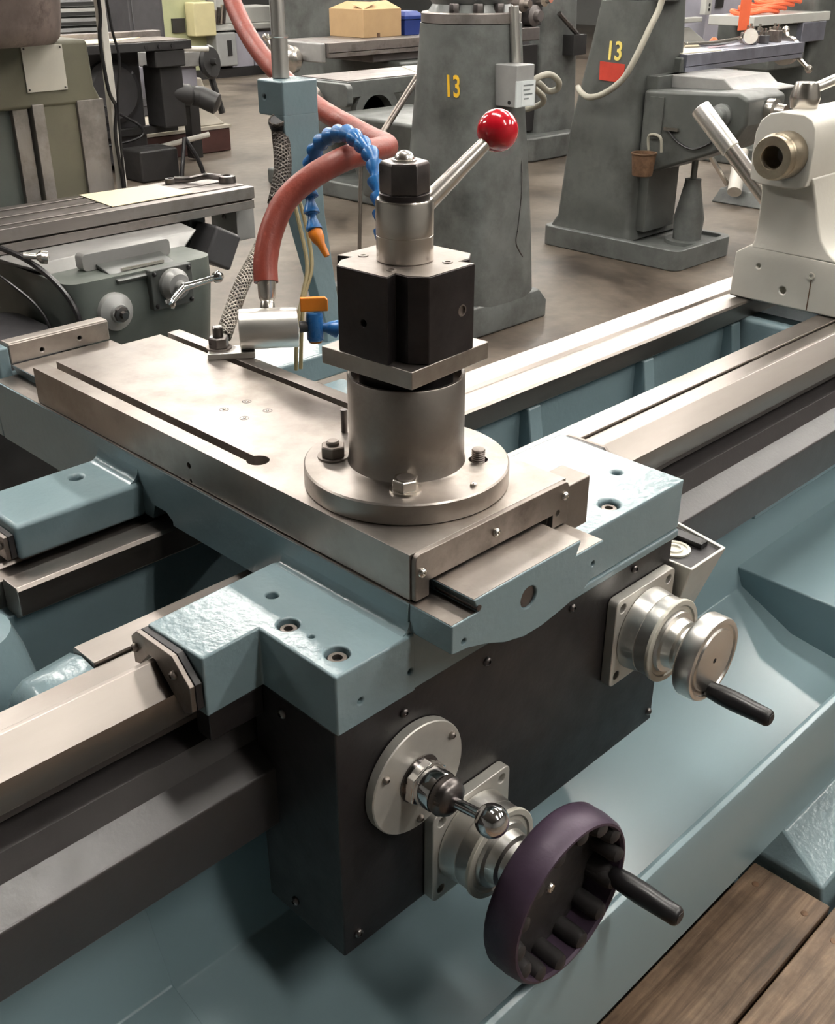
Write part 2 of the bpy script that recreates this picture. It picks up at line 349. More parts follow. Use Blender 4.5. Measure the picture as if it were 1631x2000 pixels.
# ---- wooden duckboard
duck = thing('duckboard', 'worn brown wooden duckboard lying beside the lathe', 'duckboard', (1.0, .3, 0))
yy = .605; k = 0
for wdt in (.155, .15, .155, .15):
    x1 = 1.488 if k == 0 else 2.6 + .02*k
    part('plank', MB().box(-1.2, x1, yy-wdt, yy-.006, .062, .10), wood, duck, .003)
    yy -= wdt; k += 1
for x in (-.6, .4, 1.38, 2.3): part('bearer', MB().box(x, x+.09, 0.0, .44, 0, .062), wood, duck, .003)
part('bearer', MB().box(1.38, 1.485, .44, .60, 0, .062), wood, duck, .003)
for (x, y) in ((1.44, .475), (1.44, .57), (1.42, .41), (1.42, .33)): part('nail', MB().lathe((x, y, .0995), (0, 0, 1), [(0, .007), (.0012, .006), (.002, .002)], 12), rust, duck)

# ---- carriage: saddle and apron
car = thing('lathe_carriage', 'blue lathe saddle with black apron box hanging in front', 'carriage', (.95, .9, .458))
rail_cut = MB().prism([(.905, .80), (.905, .837), (.941, .8725), (.954, .8725), (.985, .8405), (1.085, .846), (1.085, .70), (.905, .70)], 'x', -1, 3)
SA = car
# bridge with male dovetail; tongue bulges at the front
br = MB().prism([(.7306, .845), (.7306, .9385), (.7758, .9385), (.768, .957), (.9655, .957), (.957, .9385), (1.014, .9385), (1.014, .845)], 'y', .745, 1.775)
part('saddle_bridge', br, blue, car, .0015, cuts=[MB().prism([(1.235, .80), (1.235, .862), (1.25, .872), (1.28, .872), (1.29, .847), (1.41, .847), (1.41, .80)], 'x', .5, 1.3), MB().prism([(.90, .80), (.90, .837), (.941, .8725), (.954, .8725), (.985, .855), (1.235, .855), (1.235, .80)], 'x', .5, 1.3)])
tg = MB().prism([(.7325, .9005), (.7325, .9385), (.7758, .9385), (.768, .957), (.9655, .957), (.957, .9385), (1.014, .9385), (1.014, .905), (.975, .878), (.93, .869), (.895, .864), (.862, .864), (.825, .873), (.79, .888), (.76, .897)], 'y', .677, .7452)
hole_y = lambda x, z, y, r, d=.02: MB().cyl((x, y-.01, z), (x, y+d, z), r, n=18)
part('saddle_tongue', tg, blue, car, .002, 2, cuts=[hole_y(.7524, .9096, .677, .0035), hole_y(.9939, .912, .677, .0035), hole_y(.8665, .918, .677, .0145, .006)])
part('plug', MB().cyl((.8665, .6805, .918), (.8665, .69, .918), .0142, n=20), dark_nut, car, label='bare dark screw plug')
part('dovetail_top', MB().box(.7695, .964, .679, 1.773, .9568, .9576), steel, car)
part('dovetail_ledge', MB().box(.7335, .7745, .679, 1.773, .9384, .9390), steel, car)
part('dovetail_ledge', MB().box(.9585, 1.0125, .679, 1.773, .9384, .9390), steel, car)
# wings
cb = lambda x, y, r, d: MB().cyl((x, y, .9-d), (x, y, .93), r, n=24)
lw = MB().prism([(.613, .738), (.735, .738), (.735, .980), (.720, .985), (.527, .976), (.531, .871), (.614, .875)], 'z', .8177, .9)
part('saddle_wing', lw, blue, car, .004, 3, cuts=[rail_cut, cb(.6437, .8572, .0135, .016), cb(.6455, .7722, .0145, .016), cb(.6712, .922, .0075, .03), cb(.6472, .8189, .0032, .02), hole_y(.6488, .8495, .738, .0035), hole_y(.7279, .8495, .738, .0035)])
def fillet(xw, sg, y0, y1, r=.015):
    a = [(xw-sg*r*(1-sin(t)), .8995+r*(1-cos(t))) for t in [i*pi/12 for i in range(7)]]
    part('fillet', MB().prism(a+[(xw+sg*.004, .8995+r), (xw+sg*.004, .8985), (xw-sg*r, .8985)], 'y', y0, y1), blue, car)
fillet(.7306, 1, .743, .976)
rw = MB().prism([(1.01, .742), (1.3105, .742), (1.3165, .985), (1.01, .985)], 'z', .8177, .9)
part('saddle_wing', rw, blue, car, .007, 4, cuts=[rail_cut, cb(1.165, .775, .0145, .016), cb(1.26, .83, .006, .02)])
fillet(1.014, -1, .80, .980)
part('saddle_wing', MB().prism([(.530, 1.312), (.735, 1.310), (.735, 1.436), (.53, 1.436)], 'z', .8445, .9), blue, car, .007, 4, cuts=[cb(.6714, 1.397, .0085, .03)])
fillet(.7306, 1, 1.317, 1.430, .021)
part('saddle_wing', MB().prism([(1.01, 1.31), (1.24, 1.31), (1.24, 1.436), (1.01, 1.436)], 'z', .8445, .9), blue, car, .007, 4)
part('saddle_front', MB().box(.7345, 1.0105, .7405, .80, .8180, .9383), blue, car, .003)
part('saddle_lower_rim', MB().box(1.0105, 1.3105, .7405, .80, .8035, .8178), blue, car, .004)
# socket screws in the wings
for (x, y, r) in ((.6437, .8572, .0108), (.6455, .7722, .0118), (1.165, .775, .0115)):
    sc = part('cap_screw', MB().lathe((x, y, .884), (0, 0, 1), [(0, r), (.009, r), (.010, r*.92), (.010, r*.52), (.004, r*.5)], 24), dull_steel, car)
    part('hex_socket', MB().hexa((x, y, .8875), (0, 0, 1), r*.55, .001), hole, sc)
# apron
ap = part('apron', MB().box(.6137, 1.30, .744, .897, .458, .8180), charcoal, car, .0025, 2)
part('keep_plate', MB().box(.535, .6135, .876, .9035, .777, .8175), charcoal, car, .002)
def button(x, y, z, d, r=.0065, mat=dark_nut, parent=car, name='button_screw'):
    s_ = part(name, MB().lathe((x, y, z), d, [(0, r), (.002, r), (.0042, r*.8), (.0055, r*.45), (.0035, r*.42)], 18), mat, parent)
    return s_
for (x, z) in ((.7221, .7903), (.8717, .7900), (1.0496, .7912), (1.199, .792), (1.2885, .4791), (.6376, .4844)): button(x, .744, z, (0, -1, 0))
button(.6137, .8394, .7958, (-1, 0, 0))
button(.6137, .84, .486, (-1, 0, 0))
# way wipers
def wiper(x, s):
    P = [(.990, .846), (.990, .884), (.977, .896), (.903, .897), (.872, .868), (.872, .834), (.888, .824), (.9055, .838), (.9415, .8735), (.9535, .8735), (.978, .849)]
    f = MB().prism(P, 'x', x, x+s*.009)
    felt = part('wiper_felt', f, charcoal, car, .001)
    pl = part('wiper_plate', MB().prism([(a, b) if b > .84 else (a, b) for a, b in P], 'x', x+s*.0095, x+s*.0165), dull_steel, car, .0012)
    for (y, z) in ((.9815, .8715), (.902, .872)): button(x+s*.0165, y, z, (s, 0, 0), .0058, dull_steel, pl, 'wiper_screw')
wiper(.5285, -1); wiper(1.3185, 1)
P = [(1.318, .850), (1.318, .886), (1.428, .886), (1.428, .850)]
part('wiper_felt', MB().prism(P, 'x', .5295, .521), charcoal, car, .001)
wp = part('wiper_plate', MB().prism(P, 'x', .5205, .514), dull_steel, car, .0012)
for y in (1.33, 1.41): button(.514, y, .87, (-1, 0, 0), .0055, dull_steel, wp, 'wiper_screw')
# stop bar at the back of the saddle
part('stop_bar', MB().prism([(1.778, .9577), (1.778, .992), (1.782, .9955), (1.806, .9955), (1.812, .990), (1.812, .9577)], 'x', .769, .966), steel, car, .003, 3, cuts=[MB().cyl((.83, 1.76, .970), (.83, 1.80, .970), .0035, n=14), MB().cyl((.905, 1.76, .974), (.905, 1.80, .974), .0035, n=14)])
part('stop_bar_end', MB().box(.746, .7685, 1.776, 1.812, .905, .990), blue, car, .004, 3)
part('saddle_tail', MB().box(.7306, .965, 1.7755, 1.805, .83, .937), blue, car, .004, 3)
part('saddle_rear_wall', MB().box(.7308, 1.0138, 1.445, 1.775, .829, .86), blue, car, .003)

# ---- cross slide
cs = thing('cross_slide', 'flat steel cross slide plate with two T-slots across the saddle', 'cross slide', (.878, 1.18, .94))
slot = lambda x0, x1: [MB().box(x0, x1, 1.075, 1.66, .978, 1.02), MB().box(x0-.006, x1+.006, 1.075, 1.66, .967, .979)]
plate = MB().prism([(.736, .9405), (.736, 1.0), (1.0195, 1.0), (1.0195, .9405), (.985, .9405), (.985, .9600), (.760, .9600), (.760, .9405)], 'y', .7475, 1.622)
part('slide_plate', plate, steel, cs, .0015, 2, cuts=slot(.7615, .7775)+slot(.979, .994)+[MB().cyl((.773, 1.072, .966), (.773, 1.072, 1.02), .0155, n=28), MB().cyl((.72, 1.1837, .9677), (.75, 1.1837, .9677), .0045, n=14), MB().cyl((.72, 1.1827, .9445), (.75, 1.1827, .9445), .0028, n=14)])
for (x, y) in ((.8483, 1.2516), (.8913, 1.2534), (.8909, 1.2026), (.8491, 1.2034)):
    o_ = part('oil_fitting', MB().lathe((x, y, .9995), (0, 0, 1), [(0, .0075), (.0009, .0072), (.0009, .006), (.0004, .0055)], 18), dark_nut, cs)
    part('ball', MB().lathe((x, y, .9995), (0, 0, 1), [(0, .0032), (.001, .003), (.0016, .001)], 12), bright, o_)
ep = part('end_plate', MB().prism([(.7380, .9405)] + [(.7380, .993), (.7405, .998), (.745, 1.0005), (1.010, 1.0005), (1.0148, .998), (1.0172, .993)] + [(1.0172, .9405), (.9865, .9405), (.9865, .9605), (.7605, .9605), (.7605, .9405)], 'y', .7395, .7470), dull_steel, cs, .0012, 2, cuts=[MB().cyl((.9966, .72, .9605), (.9966, .745, .9605), .0042, n=16)])
for (x, z) in ((.7475, .9765), (.8746, .9797), (1.0078, .9815)): button(x, .7395, z, (0, -1, 0), .0062, bright, ep, 'plate_screw')
part('gib_block', MB().box(1.0215, 1.0735, .7475, .795, .915, .986), dull_steel, cs, .002)
part('gib_screw', MB().cyl((.776, .742, .9445), (.776, .676, .9445), .004, n=12), dark_nut, cs)

# ---- riser
RX, RY = .8745, .8925
rs = thing('tool_post_riser', 'round steel riser with bolted flange standing on the cross slide', 'riser', (RX, RY, 1.0))
body = MB().lathe((RX, RY, 1.0003), (0, 0, 1), [(0, .130), (.001, .131), (.0255, .131), (.0275, .129), (.0275, .079), (.029, .0752), (.034, .0735), (.06, .0728), (.1435, .0728), (.145, .0718), (.145, .068), (.130, .068), (.130, 0)], 96)
part('flange_body', body, steel, rs, cuts=[MB().cyl((RX+.0625, RY-.0665, 1.005), (RX+.0625, RY-.0665, 1.05), .0125, n=20)])
part('neck', MB().cyl((RX, RY, 1.128), (RX, RY, 1.1568), .058, n=48), blackox, rs)
def nutset(x, y, z, parent, r=.0165, h=.0145, mat=dull_steel, rot=.3, stud=.019):
    w_ = part('washer', MB().lathe((x, y, z), (0, 0, 1), [(0, r*1.22), (.0028, r*1.22), (.0028, .002)], 28), dull_steel, parent)
    n_ = part('hex_nut', MB().hexa((x, y, z+.003), (0, 0, 1), r, h, rot), mat, parent, .0008)
    part('stud_end', MB().lathe((x, y, z+.004), (0, 0, 1), [(0, r*.52), (stud-.002, r*.52), (stud, r*.42), (stud, 0)], 16), mat, n_)
nutset(.8118, .9625, 1.0278, rs)
nutset(.9372, .9592, 1.0278, rs)
w_ = part('washer', MB().lathe((.8096, .8285, 1.0278), (0, 0, 1), [(0, .0195), (.0028, .0195), (.0028, .002)], 28), bright, rs)
hb = part('hex_bolt', MB().hexa((.8096, .8285, 1.0307), (0, 0, 1), .0168, .014, .1), bright, rs, .0008)
part('bolt_face', MB().lathe((.8096, .8285, 1.0440), (0, 0, 1), [(0, .011), (.0012, .0105), (.0012, .002)], 20), dull_steel, hb)
st = MB().lathe((RX+.0625, RY-.0665, 1.008), (0, 0, 1), [(0, .0085), (.010, .0085)]+[q for i in range(8) for q in ((.0105+i*.003, .0078), (.012+i*.003, .0088))]+[(.0345, .0080), (.0350, .006)], 18)
part('threaded_stud', st, dull_steel, rs)
part('pin', MB().lathe((.8767, .7791, 1.0278), (0, 0, 1), [(0, .0045), (.003, .004), (.004, .001)], 14), bright, rs)
part('pin', MB().cyl((.876, 1.0133, 1.0278), (.876, 1.0133, 1.060), .0045, n=12), dark_nut, rs)

# ---- square spacer plate and tool post
PX, PY = .8775, .8965
sp = MB().box(PX-.0722, PX+.0722, PY-.0722, PY+.0722, 1.157, 1.179).xf(rotz((PX, PY, 0), radians(4.6)))
solo('spacer_plate', sp, steel, (PX, PY, 1.157), 'square bare steel plate between the riser and the black tool post', 'plate', bevel=.0015)
tp = thing('tool_post', 'black dovetailed tool post with steel collar and red knobbed lever', 'tool post', (PX, PY, 1.1792))
RB = rotz((PX, PY, 0), radians(3.0))
hh, dd, wo, wi = .0733, .0195, .0400, .034
q = [(-hh, wo), (-hh, -wo), (-hh+dd, -wi), (-hh+dd, -hh+dd)]
poly = []
for i in range(4):
    a = i*pi/2
    for (x, y) in q: poly.append((PX+x*cos(a)-y*sin(a), PY+x*sin(a)+y*cos(a)))
cut1 = MB().cyl((PX-.09, PY-.002, 1.222), (PX-hh+.014, PY-.002, 1.222), .0045, n=16).xf(RB)
cut2 = MB().cyl((PX+.018, PY-.09, 1.231), (PX+.018, PY-hh+.016, 1.231), .0058, n=16).xf(RB)
bk = part('block', MB().prism(poly, 'z', 1.1793, 1.2815).xf(RB), blackox, tp, .0012, 2, cuts=[cut1, cut2])
part('block_top', MB().prism([(PX+(x-PX)*.985, PY+(y-PY)*.985) for x, y in poly], 'z', 1.2812, 1.2821).xf(RB), dull_steel, bk)
part('screw_ring', MB().lathe(RB @ V(PX+.018, PY-hh, 1.231), RB.to_3x3() @ V(0, -1, 0), [(-.002, .0075), (.0004, .0072), (.0004, .0056), (-.004, .0056)], 20), dull_steel, bk)
for (x, y) in ((-.047, -.022), (.022, -.047), (.047, .022), (-.022, .047)):
    c_ = RB @ V(PX+x, PY+y, 1.2819)
    s_ = part('socket_screw', MB().lathe(c_, (0, 0, 1), [(0, .0065), (.0012, .006), (.0012, .0035), (-.0005, .0034)], 18), dull_steel, bk)
part('collar', MB().lathe((PX, PY, 1.2822), (0, 0, 1), [(0, .0325), (.0008, .0335), (.029, .0335), (.0295, .0330), (.030, .0338), (.0665, .0338), (.0700, .0320), (.0700, .004)], 56), bright, tp)
part('washer', MB().lathe((PX, PY, 1.3523), (0, 0, 1), [(0, .0290), (.006, .0290), (.0065, .0275), (.0065, .004)], 40), blackox, tp)
part('hex_nut', MB().hexa((PX, PY, 1.3590), (0, 0, 1), .0290, .0345, -.262), dark_nut, tp, .001)
part('stud_dome', MB().lathe((PX, PY, 1.3930), (0, 0, 1), [(0, .0145), (.002, .0143), (.0025, .0115), (.006, .0105), (.0095, .0075), (.0115, .003), (.012, 0)], 28), bright, tp)
B0 = V(PX+.012, PY-.004, 1.331); B1 = V(1.0035, .8690, 1.4155)
u_ = (B1-B0).normalized()
part('lever', MB().lathe(B0, u_, [(0, .0112), (.045, .0105), ((B1-B0).length-.02, .0082), ((B1-B0).length-.012, .0078)], 28), bright, tp)
part('lever_knob', MB().sphere(B1, .0246, 40), redball, tp, label='glossy red ball knob')

# ---- square flanges and hand wheels
def drum(parent, X, Z):
    f = part('mounting_flange', MB().prism(rrect(X-.076, X+.076, Z-.076, Z+.076, .010), 'y', .7265, .7435), cast_alum, parent, .0018, 2, cuts=[MB().cyl((X+a, .70, Z+b), (X+a, .76, Z+b), .0072, n=18) for a in (-.0595, .0595) for b in (-.0595, .0595)])
    for a in (-.0595, .0595):
        for b in (-.0595, .0595): part('socket_screw', MB().lathe((X+a, .742, Z+b), (0, -1, 0), [(0, .0069), (.007, .0069), (.0075, .0062), (.0075, .0035), (.004, .0034)], 16), blackox, f)
    part('drum', MB().lathe((X, .7262, Z), (0, -1, 0), [(0, .066), (.001, .067), (.026, .0635), (.027, .0620), (.0275, .0635), (.047, .0635), (.047, .02)], 56), alum, parent)
    part('dial_ring', MB().lathe((X, .6790, Z), (0, -1, 0), [(0, .0645), (.001, .0665), (.0055, .0665), (.0065, .0655), (.0065, .058), (.004, .056), (.004, .02)], 56), ivory, parent)
    part('dial_hub', MB().lathe((X, .6745, Z), (0, -1, 0), [(0, .050), (.005, .048), (.006, .040), (.020, .038), (.021, .034), (.022, .031), (.0425, .029), (.0425, .01)], 48), alum, parent)
def grip(parent, p, L, r=.0125):
    y = p.y
    part('grip', MB().lathe(p, (0, -1, 0), [(0, r*.98), (L*.2, r*1.12), (L*.45, r*1.16), (L*.8, r*1.03), (L*.95, r*1.0), (L*.985, r*.88), (L, r*.72), (L, 0)], 28), black, parent, label='black plastic grip')
    part('grip_cap', MB().lathe(p+V(0, -L, 0), (0, -1, 0), [(0, r*.62), (.001, r*.6), (.001, 0)], 20), wheel_in, parent)
hw = thing('carriage_handwheel', 'large purple-black handwheel with deep dished rim and black crank grip', 'handwheel', (.833, .743, .532))
drum(hw, .833, .532)
R = .118
rim = MB().lathe((.833, .606, .532), (0, -1, 0), [(0, .03), (0, .108), (.003, .114), (.008, .1175), (.030, .118), (.048, .1155), (.053, .112), (.0535, .1085), (.050, .1055), (.012, .1035), (.011, .03)], 96)
part('rim', rim, purple, hw)
web = MB().lathe((.833, .5940, .532), (0, -1, 0), [(-.004, .10), (.0, .1036), (.0005, .03), (.002, .024), (.004, .004)], 64)
part('web', web, wheel_in, hw)
for i in range(14):
    a = 2*pi*i/14+.1
    c_ = V(.833+.1015*cos(a), .5955, .532+.1015*sin(a))
    part('rim_scallop', MB().lathe(c_, (0, -1, 0), [(0, .0138), (.032, .0136), (.040, .0115), (.043, .007), (.0432, 0)], 24), wheel_in, hw)
bt = part('hub_bolt', MB().lathe((.833, .5925, .532), (0, -1, 0), [(0, .0085), (.003, .0082), (.006, .006), (.0065, .0038), (.004, .0035)], 20), bright, hw)
gp = V(.9335, .568, .502)
part('grip_boss', MB().lathe(V(gp.x, .595, gp.z), (0, -1, 0), [(0, .018), (.018, .017), (.026, .0125), (.034, .0105), (.034, .002)], 24), wheel_in, hw)
grip(hw, gp+V(0, -.006, 0), .105, .0135)
cw = thing('cross_feed_wheel', 'small bright aluminium cross-feed wheel with black crank grip', 'handwheel', (1.213, .743, .690))
drum(cw, 1.213, .690)
part('wheel_neck', MB().lathe((1.213, .6545, .690), (0, -1, 0), [(0, .0305), (.022, .0275), (.026, .03)], 40), rust, cw, label='rust-stained neck of the wheel')
part('wheel', MB().lathe((1.213, .6345, .690), (0, -1, 0), [(0, .02), (0, .060), (.003, .0645), (.006, .066), (.027, .066), (.031, .0645), (.0325, .061), (.0320, .0575), (.029, .056), (.029, .050), (.0320, .0485), (.0325, .046), (.0325, 0)], 72), alum, cw, cuts=None)
part('centre_hole', MB().lathe((1.213, .6021, .690), (0, -1, 0), [(0, .0042), (.0004, .004), (.0004, 0)], 16), hole, cw)
grip(cw, V(1.213-.002, .6035, .690-.050), .100, .0128)
# ---- feed lever
fl = thing('feed_lever', 'chrome ball feed lever on a round aluminium flange with three screws', 'lever', (.7335, .743, .690))
part('round_flange', MB().lathe((.7335, .7435, .690), (0, -1, 0), [(0, .076), (.001, .0785), (.013, .0785), (.0145, .077), (.0145, .004)], 72), cast_alum, fl)
for (x, z) in ((.676, .723), (.791, .725), (.7345, .624)): button(x, .729, z, (0, -1, 0), .0055, dull_steel, fl, 'flange_screw')
part('hub_gasket', MB().lathe((.7335, .7288, .690), (0, -1, 0), [(0, .0335), (.002, .033), (.002, .004)], 40), dark_nut, fl)
part('hub', MB().lathe((.7335, .7265, .690), (0, -1, 0), [(0, .0290), (.012, .029), (.012, .0275), (.034, .0270), (.036, .026), (.036, .004)], 6 if False else 40), chrome, fl)
part('hub_nut', MB().hexa((.7335, .7245, .690), (0, -1, 0), .0325, .014, .4), chrome, fl, .001)
part('boot', MB().lathe((.7335, .690, .690), (0, -1, 0), [(0, .0245), (.004, .026), (.009, .0265), (.012, .024), (.015, .0235), (.018, .0215), (.022, .016), (.0235, .012)], 40), dark_nut, fl)
L0p = V(.7335, .668, .690); L1p = V(.736, .628, .694)
part('lever_rod', MB().cyl(L0p, L1p, .0072, .0068, 20), chrome, fl)
part('lever_ball', MB().sphere(L1p+(L1p-L0p).normalized()*.016, .0208, 32), chrome, fl)
# ---- switch box beside the apron
sb = thing('switch_box', 'silver open-topped switch box fixed to the right end of the apron', 'switch box', (1.35, .75, .55))
z1 = .762
part('shell', MB().loft([[V(1.302, .745, .60), V(1.345, .745, .60), V(1.345, .80, .60), V(1.302, .80, .60)], [V(1.302, .706, z1), V(1.4025, .706, z1), V(1.425, .812, z1), V(1.302, .812, z1)]]), cast_alum, sb, .002, 2, cuts=[MB().loft([[V(1.308, .712, z1-.006), V(1.396, .712, z1-.006), V(1.417, .806, z1-.006), V(1.308, .806, z1-.006)], [V(1.308, .712, z1+.02), V(1.396, .712, z1+.02), V(1.417, .806, z1+.02), V(1.308, .806, z1+.02)]])])
part('panel', MB().prism([(1.3085, .7125), (1.3955, .7125), (1.4155, .8055), (1.3085, .8055)], 'z', z1-.0062, z1-.005), charcoal, sb)
part('slot_cover', MB().box(1.375, 1.395, .735, .80, z1-.005, z1+.004), black, sb, .001)
part('knob_ring', MB().lathe((1.345, .765, z1-.005), (0, 0, 1), [(0, .026), (.003, .026), (.003, .021), (.001, .0205), (.001, .014), (.004, .0135), (.004, .010), (.001, .0095), (.001, 0)], 40), ivory, sb)

# ---- coolant block, hoses, light post behind the tool post
DV = V(.8, -.6, 0)
cbk = thing('coolant_block', 'round aluminium coolant block bolted into the rear T-slot', 'coolant block', (1.03, 1.43, 1.0))
A0 = V(1.0150, 1.4330, 1.0435); A1 = A0+DV*.098
part('cylinder', MB().lathe(A0, DV, [(0, .0320), (.0015, .0335), (.0965, .0335), (.098, .0320), (.098, 0)], 48), alum, cbk)
pl_ = MB()
n_ = V(.6, .8, 0)
bp = [V(.9905, 1.4475, 0)-DV*.026-n_*.020, V(.9905, 1.4475, 0)+DV*.052-n_*.020, V(.9905, 1.4475, 0)+DV*.052+n_*.022, V(.9905, 1.4475, 0)-DV*.026+n_*.022]
pl_.prism([(p.x, p.y) for p in bp], 'z', 1.0004, 1.0105)
part('mount_plate', pl_, alum, cbk, .0012)
nutset(.9905, 1.4600, 1.0105, cbk, .0175, .018, dark_nut, .2, .034)
part('hose_fitting', MB().lathe((1.0640, 1.4165, 1.072), V(.014, .016, .041), [(0, .0125), (.010, .0115), (.012, .0105), (.020, .0145), (.055, .0165), (.06, .0165)], 24), bright, cbk)
hose_pts = [(1.071, 1.425, 1.092), (1.077, 1.433, 1.111), (1.088, 1.445, 1.143), (1.112, 1.455, 1.188), (1.146, 1.454, 1.234), (1.189, 1.436, 1.268), (1.242, 1.416, 1.292), (1.294, 1.416, 1.298), (1.362, 1.442, 1.295), (1.425, 1.505, 1.287), (1.468, 1.588, 1.285), (1.496, 1.673, 1.293), (1.524, 1.805, 1.315), (1.561, 1.956, 1.354), (1.594, 2.085, 1.401), (1.639, 2.212, 1.462), (1.692, 2.332, 1.545), (1.748, 2.419, 1.631), (1.79, 2.48, 1.80)]
solo('rubber_hose', MB().tube(hose_pts[1:], .0205, 20), redhose, hose_pts[0], 'thick red rubber coolant hose looping up from the aluminium block', 'hose')
# segmented blue hose
lh = thing('segmented_hose', 'blue ball-and-socket coolant hose with orange nozzle and orange valve', 'hose', (1.13, 1.40, 1.02))
v0 = A1+DV*.002
part('valve_stem', MB().cyl(v0, v0+DV*.014, .010, .009, 18), wheel_in, lh)
vc = v0+DV*.026
vb = part('valve_body', MB().lathe(vc-V(0, 0, .024), (0, 0, 1), [(0, .0125), (.002, .014), (.040, .0145), (.048, .013), (.048, 0)], 24), locblue, lh)
part('valve_cap', MB().lathe(vc-V(0, 0, .0275), (0, 0, 1), [(0, .011), (.0035, .0115), (.0035, 0)], 20), orange, vb)
part('valve_handle', MB().prism([(-.023, 0), (.023, 0), (.023, .020), (.018, .024), (-.023, .024)], 'y', -.005, .005).xf(Matrix.Translation(vc+V(0, 0, .026)) @ Matrix.Rotation(atan2(DV.y, DV.x), 4, 'Z')), orange, vb, .002, 2, label='orange valve handle')
locp = smoothpath([vc+DV*.012+V(0, 0, -.002), (1.150, 1.338, 1.035), (1.145, 1.290, 1.052), (1.118, 1.232, 1.096), (1.125, 1.205, 1.157), (1.147, 1.22, 1.22), (1.173, 1.254, 1.26), (1.184, 1.274, 1.28), (1.199, 1.289, 1.299), (1.214, 1.318, 1.315), (1.229, 1.36, 1.328), (1.246, 1.41, 1.334), (1.256, 1.457, 1.326), (1.262, 1.5, 1.307), (1.271, 1.534, 1.276), (1.276, 1.55, 1.238), (1.267, 1.538, 1.21), (1.259, 1.526, 1.181), (1.253, 1.514, 1.158), (1.250, 1.508, 1.146)], 14)
acc = 0.; marks = [locp[0]]
for a, b in zip(locp, locp[1:]):
    acc += (b-a).length
    if acc >= .0300: marks.append(b); acc = 0.
for a, b in zip(marks, marks[1:]):
    l_ = (b-a).length
    part('hose_segment', MB().lathe(a, b-a, [(-.003, .0070), (0, .0078), (l_*.20, .0078), (l_*.30, .0092), (l_*.80, .0150), (l_*.88, .0150), (l_*.90, .0118), (l_, .0095), (l_, .004)], 20), locblue, lh)
e0 = marks[-1]; e1 = V(1.254, 1.476, 1.108)
part('nozzle', MB().lathe(e0, e1-e0, [(-.002, .012), (.004, .0135), (.016, .0118), (.026, .0075), (.044, .0062), (.05, .005), (.05, .002)], 20), orange, lh, label='orange nozzle tip')
# braided line
bl_ = thing('braided_hose', 'braided metal hose running up from the block to the blue post', 'hose', (1.0, 1.47, 1.01))
bp_ = [(1.348, 1.725, 1.318), (1.357, 1.729, 1.290), (1.318, 1.678, 1.237), (1.262, 1.632, 1.185), (1.186, 1.585, 1.127), (1.102, 1.540, 1.077), (1.012, 1.476, 1.022)]
pp = smoothpath(bp_, 8); h_ = 24
def braided(name, path, r, mat, core, turns):
    o_ = part(name, MB().tube(path, r*.93, 14, 0), core, bl_)
    P_ = []
    for a, b in zip(path, path[1:]):
        for k_ in range(5): P_.append(a.lerp(b, k_/5))
    P_.append(path[-1]); fr = []; u = None
    for i, q in enumerate(P_):
        t = (P_[min(i+1, len(P_)-1)]-P_[max(i-1, 0)]).normalized()
        if u is None: _, u, _v = basis(t)
        u = (u-t*u.dot(t)).normalized(); fr.append((q, u, t.cross(u)))
    mb_ = MB(); n = len(fr)
    for sgn in (1, -1):
        for k_ in range(9):
            mb_.tube([q+(u*cos(sgn*turns*2*pi*i/n+k_*2*pi/9)+v*sin(sgn*turns*2*pi*i/n+k_*2*pi/9))*r for i, (q, u, v) in enumerate(fr)], r*.13, 5, 0)
    s_ = part('braid_strands', mb_, mat, o_); s_['kind'] = 'stuff'
braided('upper_sleeve', pp[:h_+1], .0152, braid_dark, charcoal, 3.2)
braided('lower_sleeve', pp[h_:], .0125, braid, charcoal, 4.5)
part('end_fitting', MB().cyl(pp[-1], pp[-1]+(pp[-1]-pp[-3]).normalized()*.012, .0105, .008, 16), dark_nut, bl_)
part('clamp', MB().lathe(pp[3], pp[4]-pp[3], [(-.006, .0155), (-.005, .0185), (.005, .0185), (.006, .0155)], 20), black, bl_)
# post
ps = thing('lamp_post', 'leaning blue cast post carrying a bright steel pipe', 'post', (1.43, 1.71, .86))
def ring4(c, ax, ay, z): return [V(c[0]-ax, c[1]-ay, z), V(c[0]+ax, c[1]-ay, z), V(c[0]+ax, c[1]+ay, z), V(c[0]-ax, c[1]+ay, z)]
post = MB().loft([ring4((1.447, 1.712), .021, .017, .86), ring4((1.447, 1.712), .021, .017, .90), ring4((1.405, 1.722), .036, .018, 1.13), ring4((1.3945, 1.727), .0435, .019, 1.30), ring4((1.3945, 1.727), .0435, .019, 1.326)])
part('arm', post, blue, ps, .003, 2)
part('post_head', MB().box(1.351, 1.438, 1.708, 1.786, 1.322, 1.386), blue, ps, .004, 3, cuts=[MB().cyl((1.34, 1.765, 1.355), (1.36, 1.765, 1.355), .004, n=12)])
part('lower_pipe', MB().lathe((1.392, 1.762, 1.386), (.02, .026, .30), [(0, .0165), (.070, .0165), (.072, .0185), (.076, .0185), (.076, .0135), (.4, .0135)], 24), alum, ps)
part('post_foot', MB().box(1.02, 1.50, 1.645, 1.80, .805, .862), blue, ps, .006, 3)
wr = thing('wire_pair', 'two thin olive wires hanging beside the blue post', 'wire', (1.28, 1.61, .87))
for dx in (0, .012): part('wire', MB().tube([(1.343+dx, 1.687, 1.19), (1.339+dx*1.3, 1.662, 1.129), (1.325+dx, 1.627, 1.058), (1.297+dx*.5, 1.613, 1.004), (1.27+dx, 1.60, .951), (1.262+dx, 1.60, .866)], .004, 8), wire_olive, wr)

